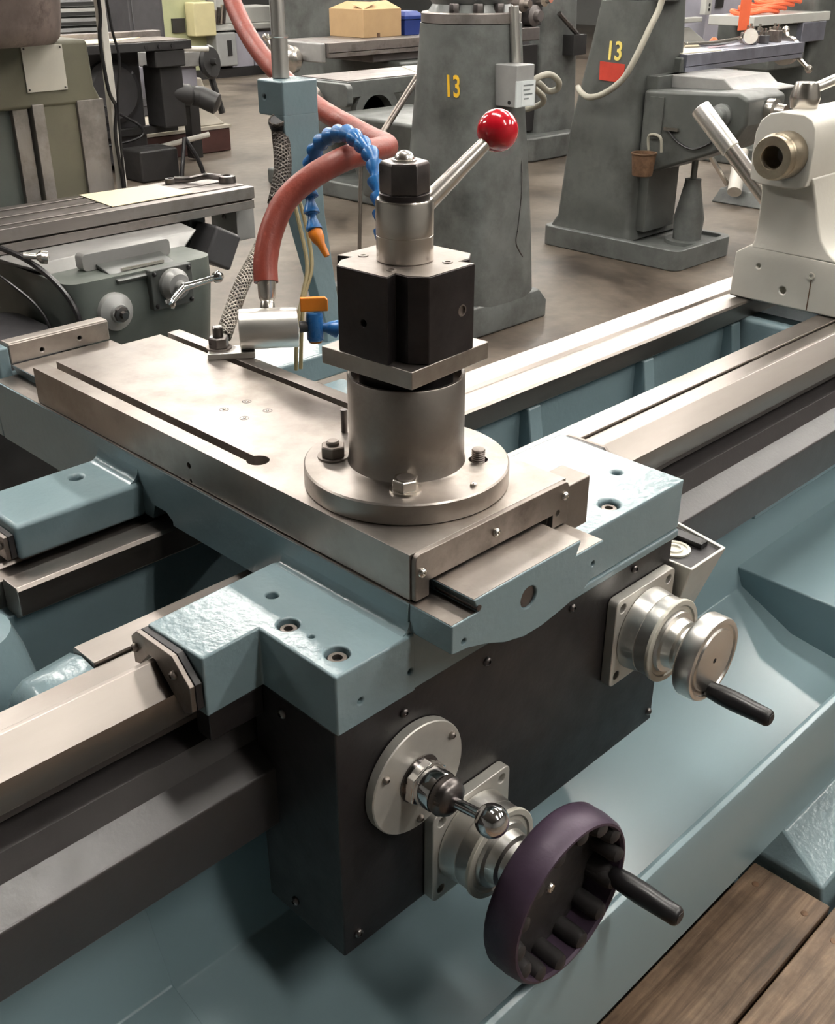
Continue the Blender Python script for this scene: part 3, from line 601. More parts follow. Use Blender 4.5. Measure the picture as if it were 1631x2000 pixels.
# ---- tailstock
ts = thing('tailstock', 'cream painted tailstock with hollow steel quill standing on the ways', 'tailstock', (2.7, 1.17, .843))
X0 = 2.41
foot = MB().loft([[V(X0, 1.02, .8436), V(X0, 1.308, .8436), V(3.05, 1.308, .8436), V(3.05, 1.02, .8436)], [V(X0, 1.02, .952), V(X0, 1.306, .952), V(3.05, 1.306, .952), V(3.05, 1.02, .952)], [V(X0+.004, 1.045, .968), V(X0+.004, 1.272, .974), V(3.04, 1.272, .974), V(3.04, 1.045, .968)]])
cutf = [MB().prism([(1.24, .83), (1.24, .853), (1.262, .872), (1.284, .872), (1.298, .853), (1.298, .83)], 'x', 2.3, 3.2), MB().cyl((2.40, 1.170, .8823), (2.43, 1.170, .8823), .0085, n=20), MB().cyl((2.40, 1.2402, .9282), (2.42, 1.2402, .9282), .0048, n=16)]
part('foot', foot, cream, ts, .004, 3, cuts=cutf[1:])
neck = []
for z, yl, yr, xf in ((.966, 1.272, 1.040, X0+.002), (.985, 1.266, 1.075, X0+.006), (1.01, 1.2655, 1.098, X0+.008), (1.045, 1.265, 1.112, X0+.008), (1.09, 1.264, 1.124, X0+.006), (1.13, 1.264, 1.132, X0-.004), (1.15, 1.268, 1.134, X0-.016)):
    neck.append([V(xf, yr, z), V(xf, yl, z), V(3.0, yl, z), V(3.0, yr, z)])
part('neck', MB().loft(neck), cream, ts, .006, 3, angle=50)
hp = [(1.2800, 1.132), (1.2840, 1.19), (1.2815, 1.238), (1.272, 1.263), (1.253, 1.2785), (1.225, 1.2845), (1.170, 1.2835), (1.150, 1.274), (1.139, 1.256), (1.135, 1.22), (1.136, 1.15), (1.142, 1.130), (1.165, 1.122), (1.255, 1.123)]
part('head', MB().prism(hp, 'x', X0-.028, 3.1), cream, ts, .003, 2, angle=50)
part('quill', MB().lathe((X0-.026, 1.1965, 1.1965), (-1, 0, 0), [(0, .050), (.004, .0512), (.054, .0512), (.057, .049), (.061, .0495), (.070, .047), (.072, .0455), (.072, .0265), (.068, .0245), (-.03, .0215), (-.03, 0)], 56), brassy, ts, label='worn hollow steel quill')
oc = part('oil_cup', MB().lathe((X0, 1.1041, .9299), (-1, 0, 0), [(0, .0085), (.003, .008), (.003, .0045), (.001, .004), (.001, 0)], 20), ivory, ts)
part('oil_streak', MB().box(X0-.0006, X0, 1.1015, 1.104, .848, .922), rust, ts, label='thin brown oil streak')
kn = part('clamp_knob', MB().lathe((2.486, 1.226, 1.283), (0, 0, 1), [(0, .030), (.022, .034), (.026, .0335), (.052, .027), (.056, .0255), (.056, 0)], 40), bright, ts)
part('clamp_handle', MB().cyl((2.50, 1.222, 1.322), (2.60, 1.165, 1.362), .0115, .0125, 20), alum, kn)
tl_ = thing('tailstock_lever', 'hollow steel tube lever leaning behind the tailstock', 'lever', (2.72, 1.43, 1.04))
d_ = V(2.7215, 1.41, 1.027)-V(2.715, 1.632, 1.228)
part('tube_end', MB().lathe((2.715, 1.632, 1.228), d_, [(.02, .0225), (0, .0235), (-.001, .0262), (.002, .0272), (.14, .0255), (.142, .0225)], 28), alum, tl_)
part('tube_shaft', MB().lathe((2.715, 1.632, 1.228), d_, [(.138, .0225), (.32, .0225)], 24), bright, tl_)
part('pivot', MB().cyl((2.7215, 1.42, 1.033), (2.7215, 1.285, 1.033), .014, n=16), dull_steel, tl_)

# ================================================================== BACKGROUND MACHINES
def handle_ball(parent, c, d, L, mat=bright, r=.016):
    c = V(*c); d = V(*d).normalized()
    part('crank_arm', MB().lathe(c, d, [(0, r*.9), (L*.2, r*.7), (L*.75, r*.6), (L*.8, r), (L*.92, r*1.15), (L, r*.6), (L, 0)], 14), mat, parent)
def tslot_table(parent, x0, x1, y0, y1, z0, z1, mat, n=3, name='table'):
    pts = [(y0, z0+.03), (y0, z1)]
    for i in range(n):
        c = y0+(y1-y0)*(i+.5)/n; pts += [(c-.008, z1), (c-.008, z1-.018), (c+.008, z1-.018), (c+.008, z1)]
    pts += [(y1, z1), (y1, z0+.03), (y1-.02, z0+.026), (y1-.02, z0), (y0+.004, z0), (y0+.004, z0+.024), (y0+.014, z0+.026)]
    return part(name, MB().prism(pts, 'x', x0, x1), mat, parent, .0015)

# ---- knee mill at the left
mc = thing('knee_mill', 'grey-green knee milling machine with olive column behind the lathe', 'milling machine', (1.42, 3.1, 0))
part('column', MB().prism(rrect(1.05, 1.712, 3.03, 3.55, .05), 'z', .0, 1.235), mill_green, mc)
part('column_top', MB().loft([[V(1.02, 3.0, 1.215), V(1.712, 3.0, 1.215), V(1.712, 3.6, 1.215), V(1.02, 3.6, 1.215)], [V(1.04, 3.0, 1.26), V(1.690, 3.0, 1.26), V(1.69, 3.6, 1.26), V(1.04, 3.6, 1.26)], [V(1.06, 3.0, 1.385), V(1.685, 3.0, 1.385), V(1.685, 3.6, 1.385), V(1.06, 3.6, 1.385)]]), olive, mc, .012, 3)
part('slideway', MB().box(1.435, 1.480, 3.012, 3.05, .3, 1.222), way_gray, mc, .002)
part('slideway', MB().box(1.487, 1.522, 2.996, 3.05, .3, 1.226), way_gray, mc, .002)
part('slideway', MB().box(1.625, 1.710, 2.996, 3.05, .3, 1.226), way_gray, mc, .002)
part('centre_panel', MB().box(1.5225, 1.6245, 3.006, 3.05, .3, 1.22), olive, mc)
npl = part('name_plate', MB().box(1.480, 1.602, 2.995, 3.0, 1.258, 1.376), plate_w, mc, .0008, label='blank cream name plate')
for x in (1.487, 1.595):
    for z in (1.265, 1.369): part('rivet', MB().sphere((x, 2.9945, z), .003, 10), dark_nut, npl)
part('head_casting', MB().lathe((1.36, 3.10, 1.384), (0, 0, 1), [(0, .25), (.012, .262), (.05, .27), (.25, .29), (.25, 0)], 40), head_brown, mc)
tslot_table(mc, .35, 1.93, 2.595, 2.842, .938, 1.0, table_steel, 3)
part('table_saddle', MB().loft([[V(1.22, 2.44, .893), V(1.56, 2.44, .893), V(1.68, 2.95, .893), V(1.15, 2.95, .893)], [V(1.14, 2.47, .935), V(1.66, 2.50, .935), V(1.74, 2.95, .937), V(1.10, 2.95, .937)]]), white_cast, mc, .006, 2)
part('saddle_apron', MB().prism(rrect(1.31, 1.56, .862, .905, .012), 'y', 2.405, 2.44), white_cast, mc, .002)
part('knee', MB().loft([[V(*p, .50) for p in rrect(1.27, 1.60, 2.42, 3.0, .06)], [V(*p, .60) for p in rrect(1.22, 1.63, 2.33, 3.0, .06)], [V(*p, .80) for p in rrect(1.22, 1.635, 2.31, 3.0, .05)], [V(*p, .862) for p in rrect(1.22, 1.635, 2.32, 3.0, .04)]]), mill_green, mc, angle=50)
part('knee_cover', MB().loft([[V(1.345, 2.31, .845), V(1.53, 2.31, .845), V(1.53, 2.42, .872), V(1.345, 2.42, .872)], [V(1.345, 2.305, .853), V(1.53, 2.305, .853), V(1.53, 2.42, .880), V(1.345, 2.42, .880)]]), mill_dark, mc, .002)
part('guide_strip', MB().box(1.38, 1.50, 2.345, 2.352, .864, .870), bright, mc)
fp = part('feed_plate', MB().box(1.425, 1.545, 2.292, 2.315, .765, .865), mill_dark, mc, .003)
for x in (1.435, 1.535):
    for z in (.775, .855): part('bolt', MB().sphere((x, 2.291, z), .006, 10), black, fp)
cd = part('cross_dial', MB().lathe((1.485, 2.295, .822), (0, -1, 0), [(0, .040), (.016, .040), (.022, .034), (.034, .030), (.036, .016), (.05, .012), (.05, 0)], 32), boxgray, mc)
handle_ball(cd, (1.485, 2.247, .822), (.9, -.12, .10), .11, chrome, .013)
handle_ball(cd, (1.485, 2.247, .822), (-.6, -.2, -.30), .07, chrome, .013)
kd = part('knee_dial', MB().lathe((1.326, 2.318, .782), (0, -1, 0), [(0, .046), (.014, .047), (.020, .044), (.024, .036), (.03, .024), (.038, .022), (.038, 0)], 32), boxgray, mc)
part('dial_hub', MB().lathe((1.326, 2.279, .782), (0, -1, 0), [(0, .020), (.006, .019), (.008, .010), (.02, .009), (.02, 0)], 8), dark_nut, kd)
part('power_feed', MB().box(1.735, 1.83, 2.56, 2.66, .80, .905).xf(Matrix.Translation((1.78, 2.6, .85)) @ Matrix.Rotation(radians(28), 4, 'Y') @ Matrix.Translation((-1.78, -2.6, -.85))), slate, mc, .010, 3)
part('power_feed_cover', MB().box(1.74, 1.80, 2.66, 2.74, .82, .935), black, mc, .010, 3)
eb = part('end_bracket', MB().box(1.905, 1.972, 2.66, 2.79, .835, .925), white_cast, mc, .003)
for (y, z) in ((2.685, .858), (2.72, .90), (2.765, .858)): part('bolt', MB().sphere((1.904, y, z), .008, 10), dark_nut, eb)
part('knee_cable', MB().tube([(1.16, 2.6, .93), (1.20, 2.45, .90), (1.225, 2.33, .83), (1.235, 2.30, .72), (1.24, 2.31, .6)], .007, 8), black, mc)
part('knee_cable', MB().tube([(1.10, 2.7, .93), (1.15, 2.5, .86), (1.19, 2.40, .78), (1.2, 2.38, .65)], .004, 8), black, mc)
part('stop_handle', MB().lathe((1.185, 2.45, .918), (.5, -.2, -.1), [(0, .008), (.03, .007), (.04, .016), (.055, .016), (.06, 0)], 14), bright, mc)
part('side_conduit', MB().box(1.724, 1.748, 2.985, 3.01, .3, 1.62), white_pipe, mc, .004)
part('side_cable', MB().tube([(1.716, 2.98, 1.6), (1.722, 2.975, 1.46), (1.710, 2.975, 1.38), (1.716, 2.972, 1.25), (1.735, 2.975, 1.20), (1.722, 2.975, 1.12), (1.728, 2.975, .96), (1.725, 2.98, .7)], .0055, 8), black, mc)
part('side_cable', MB().tube([(1.742, 2.975, 1.6), (1.748, 2.97, 1.42), (1.762, 2.97, 1.33), (1.742, 2.972, 1.22), (1.735, 2.975, 1.05), (1.732, 2.98, .8)], .004, 8), black, mc)
for o_ in list(mc.children):
    if o_.name.split('.')[0] in ('knee', 'knee_cover', 'guide_strip', 'feed_plate', 'cross_dial', 'knee_dial', 'saddle_apron', 'knee_cable', 'stop_handle'): o_.location = (-.05, 0, .048)
part('base', MB().box(1.12, 1.75, 2.25, 3.6, 0, .12), mill_green, mc, .02, 3)
solo('paper_sheet', MB().prism([(1.505, 2.838), (1.488, 2.632), (1.752, 2.640), (1.742, 2.815)], 'z', 1.0006, 1.0022), paper, (1.62, 2.73, 1.0005), 'yellow paper sheet lying on the slotted mill table at left', 'paper')
wc = thing('wrench', 'dark steel wrench lying on the mill table beside the paper', 'wrench', (1.88, 2.72, 1.0))
part('shaft', MB().tube([(1.795, 2.80, 1.010), (1.83, 2.775, 1.010), (1.862, 2.735, 1.020), (1.90, 2.715, 1.014)], .009, 10), dark_nut, wc)
part('jaw', MB().lathe((1.912, 2.70, 1.001), (0, 0, 1), [(0, .026), (.018, .024), (.020, .012), (.004, .011)], 20), dark_nut, wc)
part('ring_end', MB().lathe((1.788, 2.808, 1.001), (0, 0, 1), [(0, .017), (.013, .016), (.013, .008), (.002, .008)], 18), dark_nut, wc)
mgd = thing('machine_guard', 'low grey machine cover behind the saddle stop bar', 'cover', (.98, 2.48, 0))
part('cover', MB().prism(rrect(.80, 1.16, 2.34, 2.62, .06, 6), 'z', .62, .795), slate, mgd, .004)
part('stand', MB().box(.86, 1.10, 2.38, 2.58, 0, .62), machine_black, mgd, .004)

# ---- number thirteen mill, column seen from behind
def secA(z):
    t = min(1, max(0, z/1.33)); e = t*t*(3-2*t)*.6+t*.4
    hx = .245+(.216-.245)*e; hy = .275+(.216-.275)*e; n = 6*(1-e)+2.25*e
    return hx, hy, n
CA = V(3.84, 3.5, 0)
def ptA(phi, z, off=0):
    hx, hy, n = secA(z); c, s_ = cos(phi), sin(phi)
    return V(CA.x+(hx+off)*abs(c)**(2/n)*(1 if c >= 0 else -1), CA.y+(hy+off)*abs(s_)**(2/n)*(1 if s_ >= 0 else -1), z)
ma = thing('column_mill', 'grey milling machine column with yellow 13 and grey switch box', 'milling machine', (3.84, 3.5, 0))
part('column', MB().loft([[ptA(2*pi*i/48, z) for i in range(48)] for z in [.10+.0769*k for k in range(17)]]), mill_gray, ma, angle=50)
part('base', MB().loft([[V(3.53, 3.215, 0), V(4.125, 3.215, 0), V(4.125, 4.2, 0), V(3.53, 4.2, 0)], [V(3.53, 3.215, .085), V(4.125, 3.215, .085), V(4.125, 4.2, .085), V(3.53, 4.2, .085)], [V(3.585, 3.235, .145), V(4.085, 3.235, .145), V(4.085, 3.8, .145), V(3.585, 3.8, .145)]]), mill_gray, ma, .012, 3)
part('turret_ring', MB().lathe((CA.x, CA.y, 1.330), (0, 0, 1), [(0, .212), (.004, .220), (.040, .220), (.045, .214), (.045, 0)], 48), table_steel, ma)
part('turret', MB().lathe((CA.x, CA.y, 1.375), (0, 0, 1), [(0, .19), (.03, .17), (.06, .19), (.30, .19), (.30, 0)], 40), mill_gray, ma)
for a in (200, 232, 262): part('clamp_bolt', MB().hexa((CA.x+.185*cos(radians(a)), CA.y+.185*sin(radians(a)), 1.376), (0, 0, 1), .024, .035), dark_nut, ma)
bxp = thing('isolator_box', 'grey metal isolator box with white label on the 13 column', 'switch box', (3.83, 3.23, .98))
part('box', MB().box(3.765, 3.885, 3.165, 3.30, 1.01, 1.178), boxgray, bxp, .004, 2)
part('box_cover', MB().box(3.762, 3.888, 3.158, 3.166, 1.01, 1.115), labelw, bxp, .001)
part('label_plate', MB().box(3.795, 3.878, 3.1565, 3.1585, 1.014, 1.110), M('label_paper', (.72, .76, .76), .5), bxp)
for i, (xa, xb) in enumerate(((3.805, 3.872), (3.805, 3.85), (3.812, 3.866), (3.812, 3.842))): part('label_line', MB().box(xa, xb, 3.1558, 3.1566, 1.094-.018*i, 1.100-.018*i), label_ink, bxp)
part('keyhole', MB().cyl((3.7645, 3.20, 1.028), (3.7655, 3.20, 1.028), .009, n=12), hole, bxp)
part('riser_tube', MB().cyl((3.875, 3.262, 1.178), (3.86, 3.275, 1.40), .022, n=16), alum, bxp)
solo('flexible_conduit', MB().tube([(3.89, 3.23, 1.08), (3.96, 3.20, 1.118), (4.04, 3.20, 1.122), (4.10, 3.20, 1.09), (4.12, 3.22, 1.056), (4.09, 3.25, 1.048), (4.03, 3.26, 1.086), (4.05, 3.30, 1.062), (4.15, 3.32, 1.005), (4.25, 3.45, .95), (4.1, 3.6, .9)], .014, 12), conduit, (3.9, 3.24, 1.0), 'looped grey flexible conduit leaving the isolator box', 'conduit')
def text_mesh(body, size, ext):
    cu = bpy.data.curves.new('t', 'FONT'); cu.body = body; cu.size = size; cu.extrude = ext; cu.align_x = 'CENTER'; cu.align_y = 'CENTER'; cu.offset = size*.018
    o = bpy.data.objects.new('t', cu); COL.objects.link(o); bpy.context.view_layer.update()
    me = bpy.data.meshes.new_from_object(o.evaluated_get(bpy.context.evaluated_depsgraph_get())); bpy.data.objects.remove(o, do_unlink=True); bpy.data.curves.remove(cu)
    vs = [v.co.copy() for v in me.vertices]; fs = [tuple(p.vertices) for p in me.polygons]; bpy.data.meshes.remove(me); return vs, fs
vs, fs = text_mesh('13', .150, .0015)
mb = MB(); PH0 = radians(225-27)
pts = []
for v in vs:
    z = 1.085+v.y*.82; ph = PH0+(v.x*.56)/.228
    pts.append(ptA(ph, z, .002+v.z))
mb.add(pts, fs)
part('number', mb, yellow, ma, label='yellow painted 13')
part('pencil_wire', MB().tube([(3.965, 3.30, .90), (3.93, 3.245, .668), (3.90, 3.232, .478), (3.885, 3.228, .40), (3.93, 3.222, .33)], .003, 6), dark_nut, ma)
# its table and knee on the far side
part('knee', MB().loft([[V(3.90, 3.76, .40), V(4.3, 3.76, .40), V(4.3, 4.30, .46), V(3.90, 4.30, .46)], [V(3.86, 3.76, .86), V(4.4, 3.76, .86), V(4.4, 4.46, .87), V(3.86, 4.46, .87)]]), mill_dark, ma, .02, 3)
tb = part('table', MB().box(4.03, 5.5, 4.55, 4.95, .915, .998), mill_gray, ma, .006)
part('table_top', MB().box(4.04, 5.5, 4.56, 4.94, .998, 1.002), table_steel, tb)
part('table_end', MB().prism(rrect(4.50, 5.0, .875, .992, .03), 'x', 3.99, 4.03), mill_gray, ma, .006)
part('table_knee_arch', MB().lathe((4.25, 4.60, .80), (0, -1, 0), [(0, .16), (.05, .17), (.05, .12), (.0, .11)], 28), mill_gray, ma)
wh = part('table_wheel', MB().lathe((3.985, 4.72, .90), (-1, 0, 0), [(0, .04), (.03, .05), (.05, .085), (.09, .095), (.12, .08), (.13, .04), (.15, .03), (.15, 0)], 32), dull_steel, ma)
handle_ball(wh, (3.84, 4.72, .90), (-.3, -.5, -.4), .12, dark_nut, .018)
ls = thing('lift_lever', 'two-bar steel lever leaning on the left of the 13 column', 'lever', (3.51, 3.75, .6))
part('bar', MB().tube([(3.38, 3.735, .745), (3.51, 3.752, .856), (3.80, 3.796, 1.094)], .011, 10, 2), dull_steel, ls)
part('bar', MB().tube([(3.40, 3.725, .755), (3.528, 3.744, .868), (3.815, 3.785, 1.098)], .010, 10, 2), dull_steel, ls)
part('pivot', MB().hexa((3.72, 3.62, 1.06), (-.7, -.7, 0), .05, .06), dark_nut, ls, .006)
part('rod', MB().cyl((3.38, 3.735, .745), (3.36, 3.76, .0), .009, n=10), dull_steel, ls)

# ---- second number thirteen mill, side on
mb2 = thing('side_mill', 'dark grey milling machine on a trayed base with red patch below its 13', 'milling machine', (5.575, 3.7, 0))
bz = MB().prism(rrect(5.28, 5.87, 3.21, 4.19, .06), 'z', 0, .118)
part('base', bz, mill_gray, mb2, .008, 2, cuts=[MB().prism(rrect(5.33, 5.83, 3.255, 3.62, .04), 'z', .095, .2)])
def ringB(x0, x1, y0, y1, z, r=.05): return [V(a, b, z) for a, b in rrect(x0, x1, y0, y1, r)]
part('column', MB().loft([ringB(5.31, 5.85, 3.58, 4.17, .105), ringB(5.33, 5.83, 3.60, 4.13, .18), ringB(5.335, 5.82, 3.61, 4.08, .7), ringB(5.35, 5.80, 3.62, 3.98, 1.15), ringB(5.36, 5.79, 3.63, 3.94, 1.37)]), mill_dark, mb2, angle=40)
part('turret', MB().lathe((5.575, 3.78, 1.37), (0, 0, 1), [(0, .2), (.03, .21), (.3, .21), (.3, 0)], 32), mill_gray, mb2)
part('column_way', MB().box(5.42, 5.73, 3.54, 3.62, .15, 1.0), mill_dark, mb2, .004)
kn_ = [(3.60, .47), (3.60, .93), (3.02, .955), (2.96, .93), (2.955, .80), (3.02, .70), (3.13, .64), (3.46, .515)]
part('knee', MB().prism(kn_, 'x', 5.38, 5.78), mill_dark, mb2, .02, 3)
part('knee_saddle', MB().prism([(3.62, .93), (3.60, 1.0), (3.22, 1.0), (3.16, .955), (3.05, .945), (3.05, .93)], 'x', 5.56, 6.05), white_cast, mb2, .008, 2)
t_ = tslot_table(mb2, 5.72, 7.1, 3.56, 3.89, 1.0, 1.092, table_blue, 3)
part('table_bracket', MB().box(5.685, 5.72, 3.57, 3.87, .985, 1.078), mill_dark, mb2, .012, 2)
bw = part('table_wheel', MB().lathe((5.69, 3.73, .99), (-1, 0, -.1), [(0, .03), (.03, .04), (.05, .082), (.09, .088), (.12, .07), (.135, .03), (.16, .022), (.16, 0)], 32), dull_steel, mb2)
handle_ball(bw, (5.55, 3.73, .985), (-.25, .75, -.45), .19, bright, .018)
handle_ball(bw, (5.55, 3.73, .985), (.1, -.35, .3), .08, bright, .02)
js = part('knee_screw', MB().lathe((5.60, 3.36, .095), (0, 0, 1), [(0, .125), (.02, .125), (.022, .082), (.06, .082), (.14, .088), (.22, .070), (.34, .046), (.36, .046), (.362, .018), (.50, .018)], 28), mill_gray, mb2)
part('knee_dial', MB().lathe((5.382, 3.10, .84), (-1, 0, 0), [(0, .06), (.02, .06), (.03, .045), (.06, .04), (.07, .025), (.10, .022), (.10, 0)], 24), mill_gray, mb2)
part('front_crank', MB().lathe((5.6, 2.955, .86), (0, -1, 0), [(0, .06), (.04, .06), (.05, .04), (.10, .035), (.10, 0)], 24), bright, mb2)
part('way_lamp', MB().box(5.37, 5.38, 3.46, 3.55, .70, .90), mill_dark, mb2)
oc = part('oil_can_bracket', MB().tube([(5.36, 3.52, .62), (5.35, 3.52, .70), (5.34, 3.44, .70), (5.35, 3.43, .62)], .008, 8), conduit, mb2)
solo('oil_pot', MB().lathe((5.257, 3.48, .50), (0, 0, 1), [(0, .05), (.004, .056), (.10, .066), (.115, .066), (.118, .072), (.124, .072), (.124, .06), (.03, .05), (.03, 0)], 24), rust, (5.257, 3.48, .50), 'rusty oil pot hanging on the side of the grey mill', 'pot')
part('way_stop', MB().box(5.362, 5.379, 3.35, 3.44, .735, .752), bright, mb2)
part('oil_line', MB().tube([(5.37, 3.42, .74), (5.368, 3.34, .68), (5.368, 3.24, .655), (5.37, 3.14, .70)], .007, 8), black, mb2)
vs, fs = text_mesh('13', .150, .002)
mb = MB()
for_pts = []
for v in vs:   # lies on the -X side of the column, reading towards -Y
    zt = 1.115+v.y*.9; for_pts.append(V(5.335+(zt-.7)*.0334-.003-v.z, 3.795-v.x*.75, zt))
mb.add(for_pts, fs)
part('number', mb, pale_yellow, mb2, label='pale yellow painted 13')
part('colour_patch', MB().loft([[V(5.342, 3.88, .965), V(5.342, 3.72, .960), V(5.340, 3.72, .96), V(5.340, 3.88, .965)], [V(5.346, 3.885, 1.062), V(5.346, 3.715, 1.055), V(5.343, 3.715, 1.055), V(5.343, 3.885, 1.062)]]), redtag, mb2, label='red paint patch')
solo('power_conduit', MB().tube([(5.42, 3.52, 1.62), (5.40, 3.555, 1.368), (5.335, 3.57, 1.244), (5.27, 3.60, 1.098), (5.25, 3.66, .986), (5.235, 3.763, .91), (5.235, 3.86, .882), (5.25, 3.93, .899), (5.29, 3.985, .921)], .017, 12), conduit, (5.3, 3.7, .88), 'curved grey power conduit hanging across the red patch', 'conduit')
solo('paper_pad', MB().prism([(5.73, 3.89), (5.735, 3.60), (6.10, 3.57), (6.22, 3.86)], 'z', 1.0926, 1.097), paper_w, (5.9, 3.73, 1.0925), 'cream paper sheet on the blue-grey table of the side mill', 'paper')
ti = thing('clamp_bar', 'steel clamp bar with round eye lying across the blue-grey table', 'clamp', (6.5, 3.7, 1.093))
part('bar', MB().tube([(6.05, 3.80, 1.115), (6.3, 3.74, 1.115), (6.52, 3.70, 1.13)], .016, 10), bright, ti)
part('eye', MB().lathe((6.56, 3.66, 1.142), (-.7, -.7, .2), [(0, .02), (0, .045), (.03, .045), (.03, .02)], 20), bright, ti)
fixp = thing('table_fixture', 'cluster of dark clamp blocks and bolts on the blue-grey table', 'fixture', (6.75, 3.72, 1.093))
for i in range(9):
    x = 6.62+.05*i+random.uniform(-.01, .01); h2 = random.uniform(.04, .085); y = 3.66+.05*(i % 3)
    part('block', MB().box(x, x+.045, y, y+.05, 1.0925, 1.0925+h2), random.choice([dark_nut, slate, dull_steel]), fixp, .004)
    part('bolt', MB().lathe((x+.022, y+.02, 1.0925+h2), (0, 0, 1), [(0, .016), (.02, .016), (.02, .008), (.04, .008), (.04, 0)], 10), bright, fixp)
solo('paper_tag', MB().prism([(6.62, 3.78), (6.75, 3.78), (6.75, 3.782), (6.62, 3.782)], 'z', 1.17, 1.40), tag_orange, (6.68, 3.78, 1.17), 'bright orange paper tag standing among the clamp blocks', 'tag')
vh = thing('table_crank', 'pale cluster of crank handles at the right end of the blue-grey table', 'crank', (7.15, 3.68, 1.0))
part('bracket', MB().box(7.105, 7.14, 3.58, 3.86, .985, 1.085), white_cast, vh, .008)
part('dial', MB().lathe((7.14, 3.72, 1.03), (1, 0, 0), [(0, .09), (.05, .09), (.06, .06), (.12, .04), (.12, 0)], 24), bright, vh)
handle_ball(vh, (7.24, 3.72, 1.03), (.1, -.6, -.5), .2, bright, .022)
handle_ball(vh, (7.24, 3.72, 1.03), (.1, .3, .5), .16, bright, .022)

# ---- mill with the cardboard box, beyond the 13 column
mg = thing('box_mill', 'grey milling machine whose table carries the cardboard box', 'milling machine', (5.7, 6.2, 0))
tslot_table(mg, 4.78, 6.6, 5.55, 6.05, 1.015, 1.1, table_steel, 3)
part('knee', MB().box(5.35, 5.85, 5.5, 6.3, .45, .96), mill_dark, mg, .02, 3)
part('knee_saddle', MB().box(5.2, 6.0, 5.6, 6.1, .96, 1.013), table_dark, mg, .01)
part('column', MB().prism(rrect(5.4, 5.95, 6.3, 6.9, .06), 'z', .1, 1.6), mill_gray, mg)
part('base', MB().box(5.3, 6.0, 5.5, 6.95, 0, .12), mill_gray, mg, .02, 2)
part('end_bracket', MB().box(4.74, 4.78, 5.58, 6.02, .985, 1.10), white_cast, mg, .01, 2)
wg = part('wheel', MB().lathe((4.74, 5.80, 1.0), (-1, 0, 0), [(0, .04), (.03, .05), (.05, .085), (.09, .09), (.12, .07), (.14, .03), (.2, .025), (.2, 0)], 28), bright, mg)
handle_ball(wg, (4.56, 5.80, 1.0), (-.2, .3, .75), .17, bright, .022)
handle_ball(wg, (4.56, 5.80, 1.0), (-.2, .6, -.35), .12, bright, .022)
cbx = thing('cardboard_box', 'open brown cardboard box sitting on the far mill table', 'box', (5.41, 5.9, 1.1))
part('carton', MB().box(5.24, 5.585, 5.73, 6.075, 1.1003, 1.272), cardboard, cbx, .003)
part('flap', MB().loft([[V(5.245, 5.733, 1.272), V(5.58, 5.733, 1.272), V(5.58, 5.738, 1.272), V(5.245, 5.738, 1.272)], [V(5.26, 5.86, 1.300), V(5.57, 5.86, 1.318), V(5.57, 5.866, 1.318), V(5.26, 5.866, 1.300)]]), cardboard, cbx)
part('flap', MB().loft([[V(5.243, 5.735, 1.272), V(5.243, 6.07, 1.272), V(5.248, 6.07, 1.272), V(5.248, 5.735, 1.272)], [V(5.38, 5.76, 1.312), V(5.38, 6.05, 1.312), V(5.386, 6.05, 1.312), V(5.386, 5.76, 1.312)]]), cardboard, cbx)
part('tape', MB().box(5.36, 5.385, 5.728, 5.7305, 1.1005, 1.128), rust, cbx)
bb = thing('parts_box', 'small dark blue plastic box beside the cardboard box', 'box', (5.71, 5.8, 1.1))
part('tray', MB().loft([[V(5.62, 5.73, 1.1003), V(5.76, 5.73, 1.1003), V(5.76, 5.86, 1.1003), V(5.62, 5.86, 1.1003)], [V(5.61, 5.72, 1.20), V(5.77, 5.72, 1.20), V(5.77, 5.87, 1.20), V(5.61, 5.87, 1.20)]]), boxblue, bb, .004)
part('lid', MB().loft([[V(5.60, 5.71, 1.20), V(5.78, 5.71, 1.20), V(5.78, 5.88, 1.20), V(5.60, 5.88, 1.20)], [V(5.60, 5.71, 1.222), V(5.78, 5.71, 1.222), V(5.78, 5.88, 1.222), V(5.60, 5.88, 1.222)], [V(5.63, 5.74, 1.25), V(5.75, 5.74, 1.25), V(5.75, 5.85, 1.25), V(5.63, 5.85, 1.25)]]), boxblue, bb, .004)
solo('shop_paper', MB().prism([(4.62, 4.62), (5.3, 4.62), (5.3, 4.9), (4.80, 4.92)], 'z', 1.0023, 1.006), paper_w, (4.9, 4.75, 1.002), 'pale paper sheet on the table left of the 13 column', 'paper')

# ---- black mill behind the olive column
md = thing('black_mill', 'black milling machine on a maroon and cream plinth at the left', 'milling machine', (5.3, 8.4, 0))
part('table', MB().box(3.9, 5.32, 7.85, 8.30, .925, .99), machine_black, md, .006)
part('table_top', MB().box(3.9, 5.30, 7.87, 8.29, .99, .997), dull_steel, md)
part('fence', MB().box(3.9, 5.34, 8.31, 8.42, .93, 1.04), table_steel, md, .004)
for x in (4.9, 5.02, 5.14): part('table_bolt', MB().cyl((x, 7.849, .955), (x, 7.84, .955), .016, n=10), hole, md)
part('knee_bracket', MB().box(4.98, 5.26, 7.86, 8.0, .80, .925), machine_black, md, .012)
part('knee_slab', MB().box(5.05, 5.26, 7.92, 8.18, .34, .80), machine_black, md, .012)
part('body', MB().box(4.1, 5.05, 8.2, 8.9, .05, .92), slate, md, .03, 3)
part('gear_case', MB().lathe((4.75, 8.2, .62), (0, -1, 0), [(0, .24), (.05, .24), (.08, .2), (.08, 0)], 28), slate, md)
part('lower_rail', MB().box(4.1, 5.3, 8.12, 8.2, .28, .34), machine_black, md, .008)
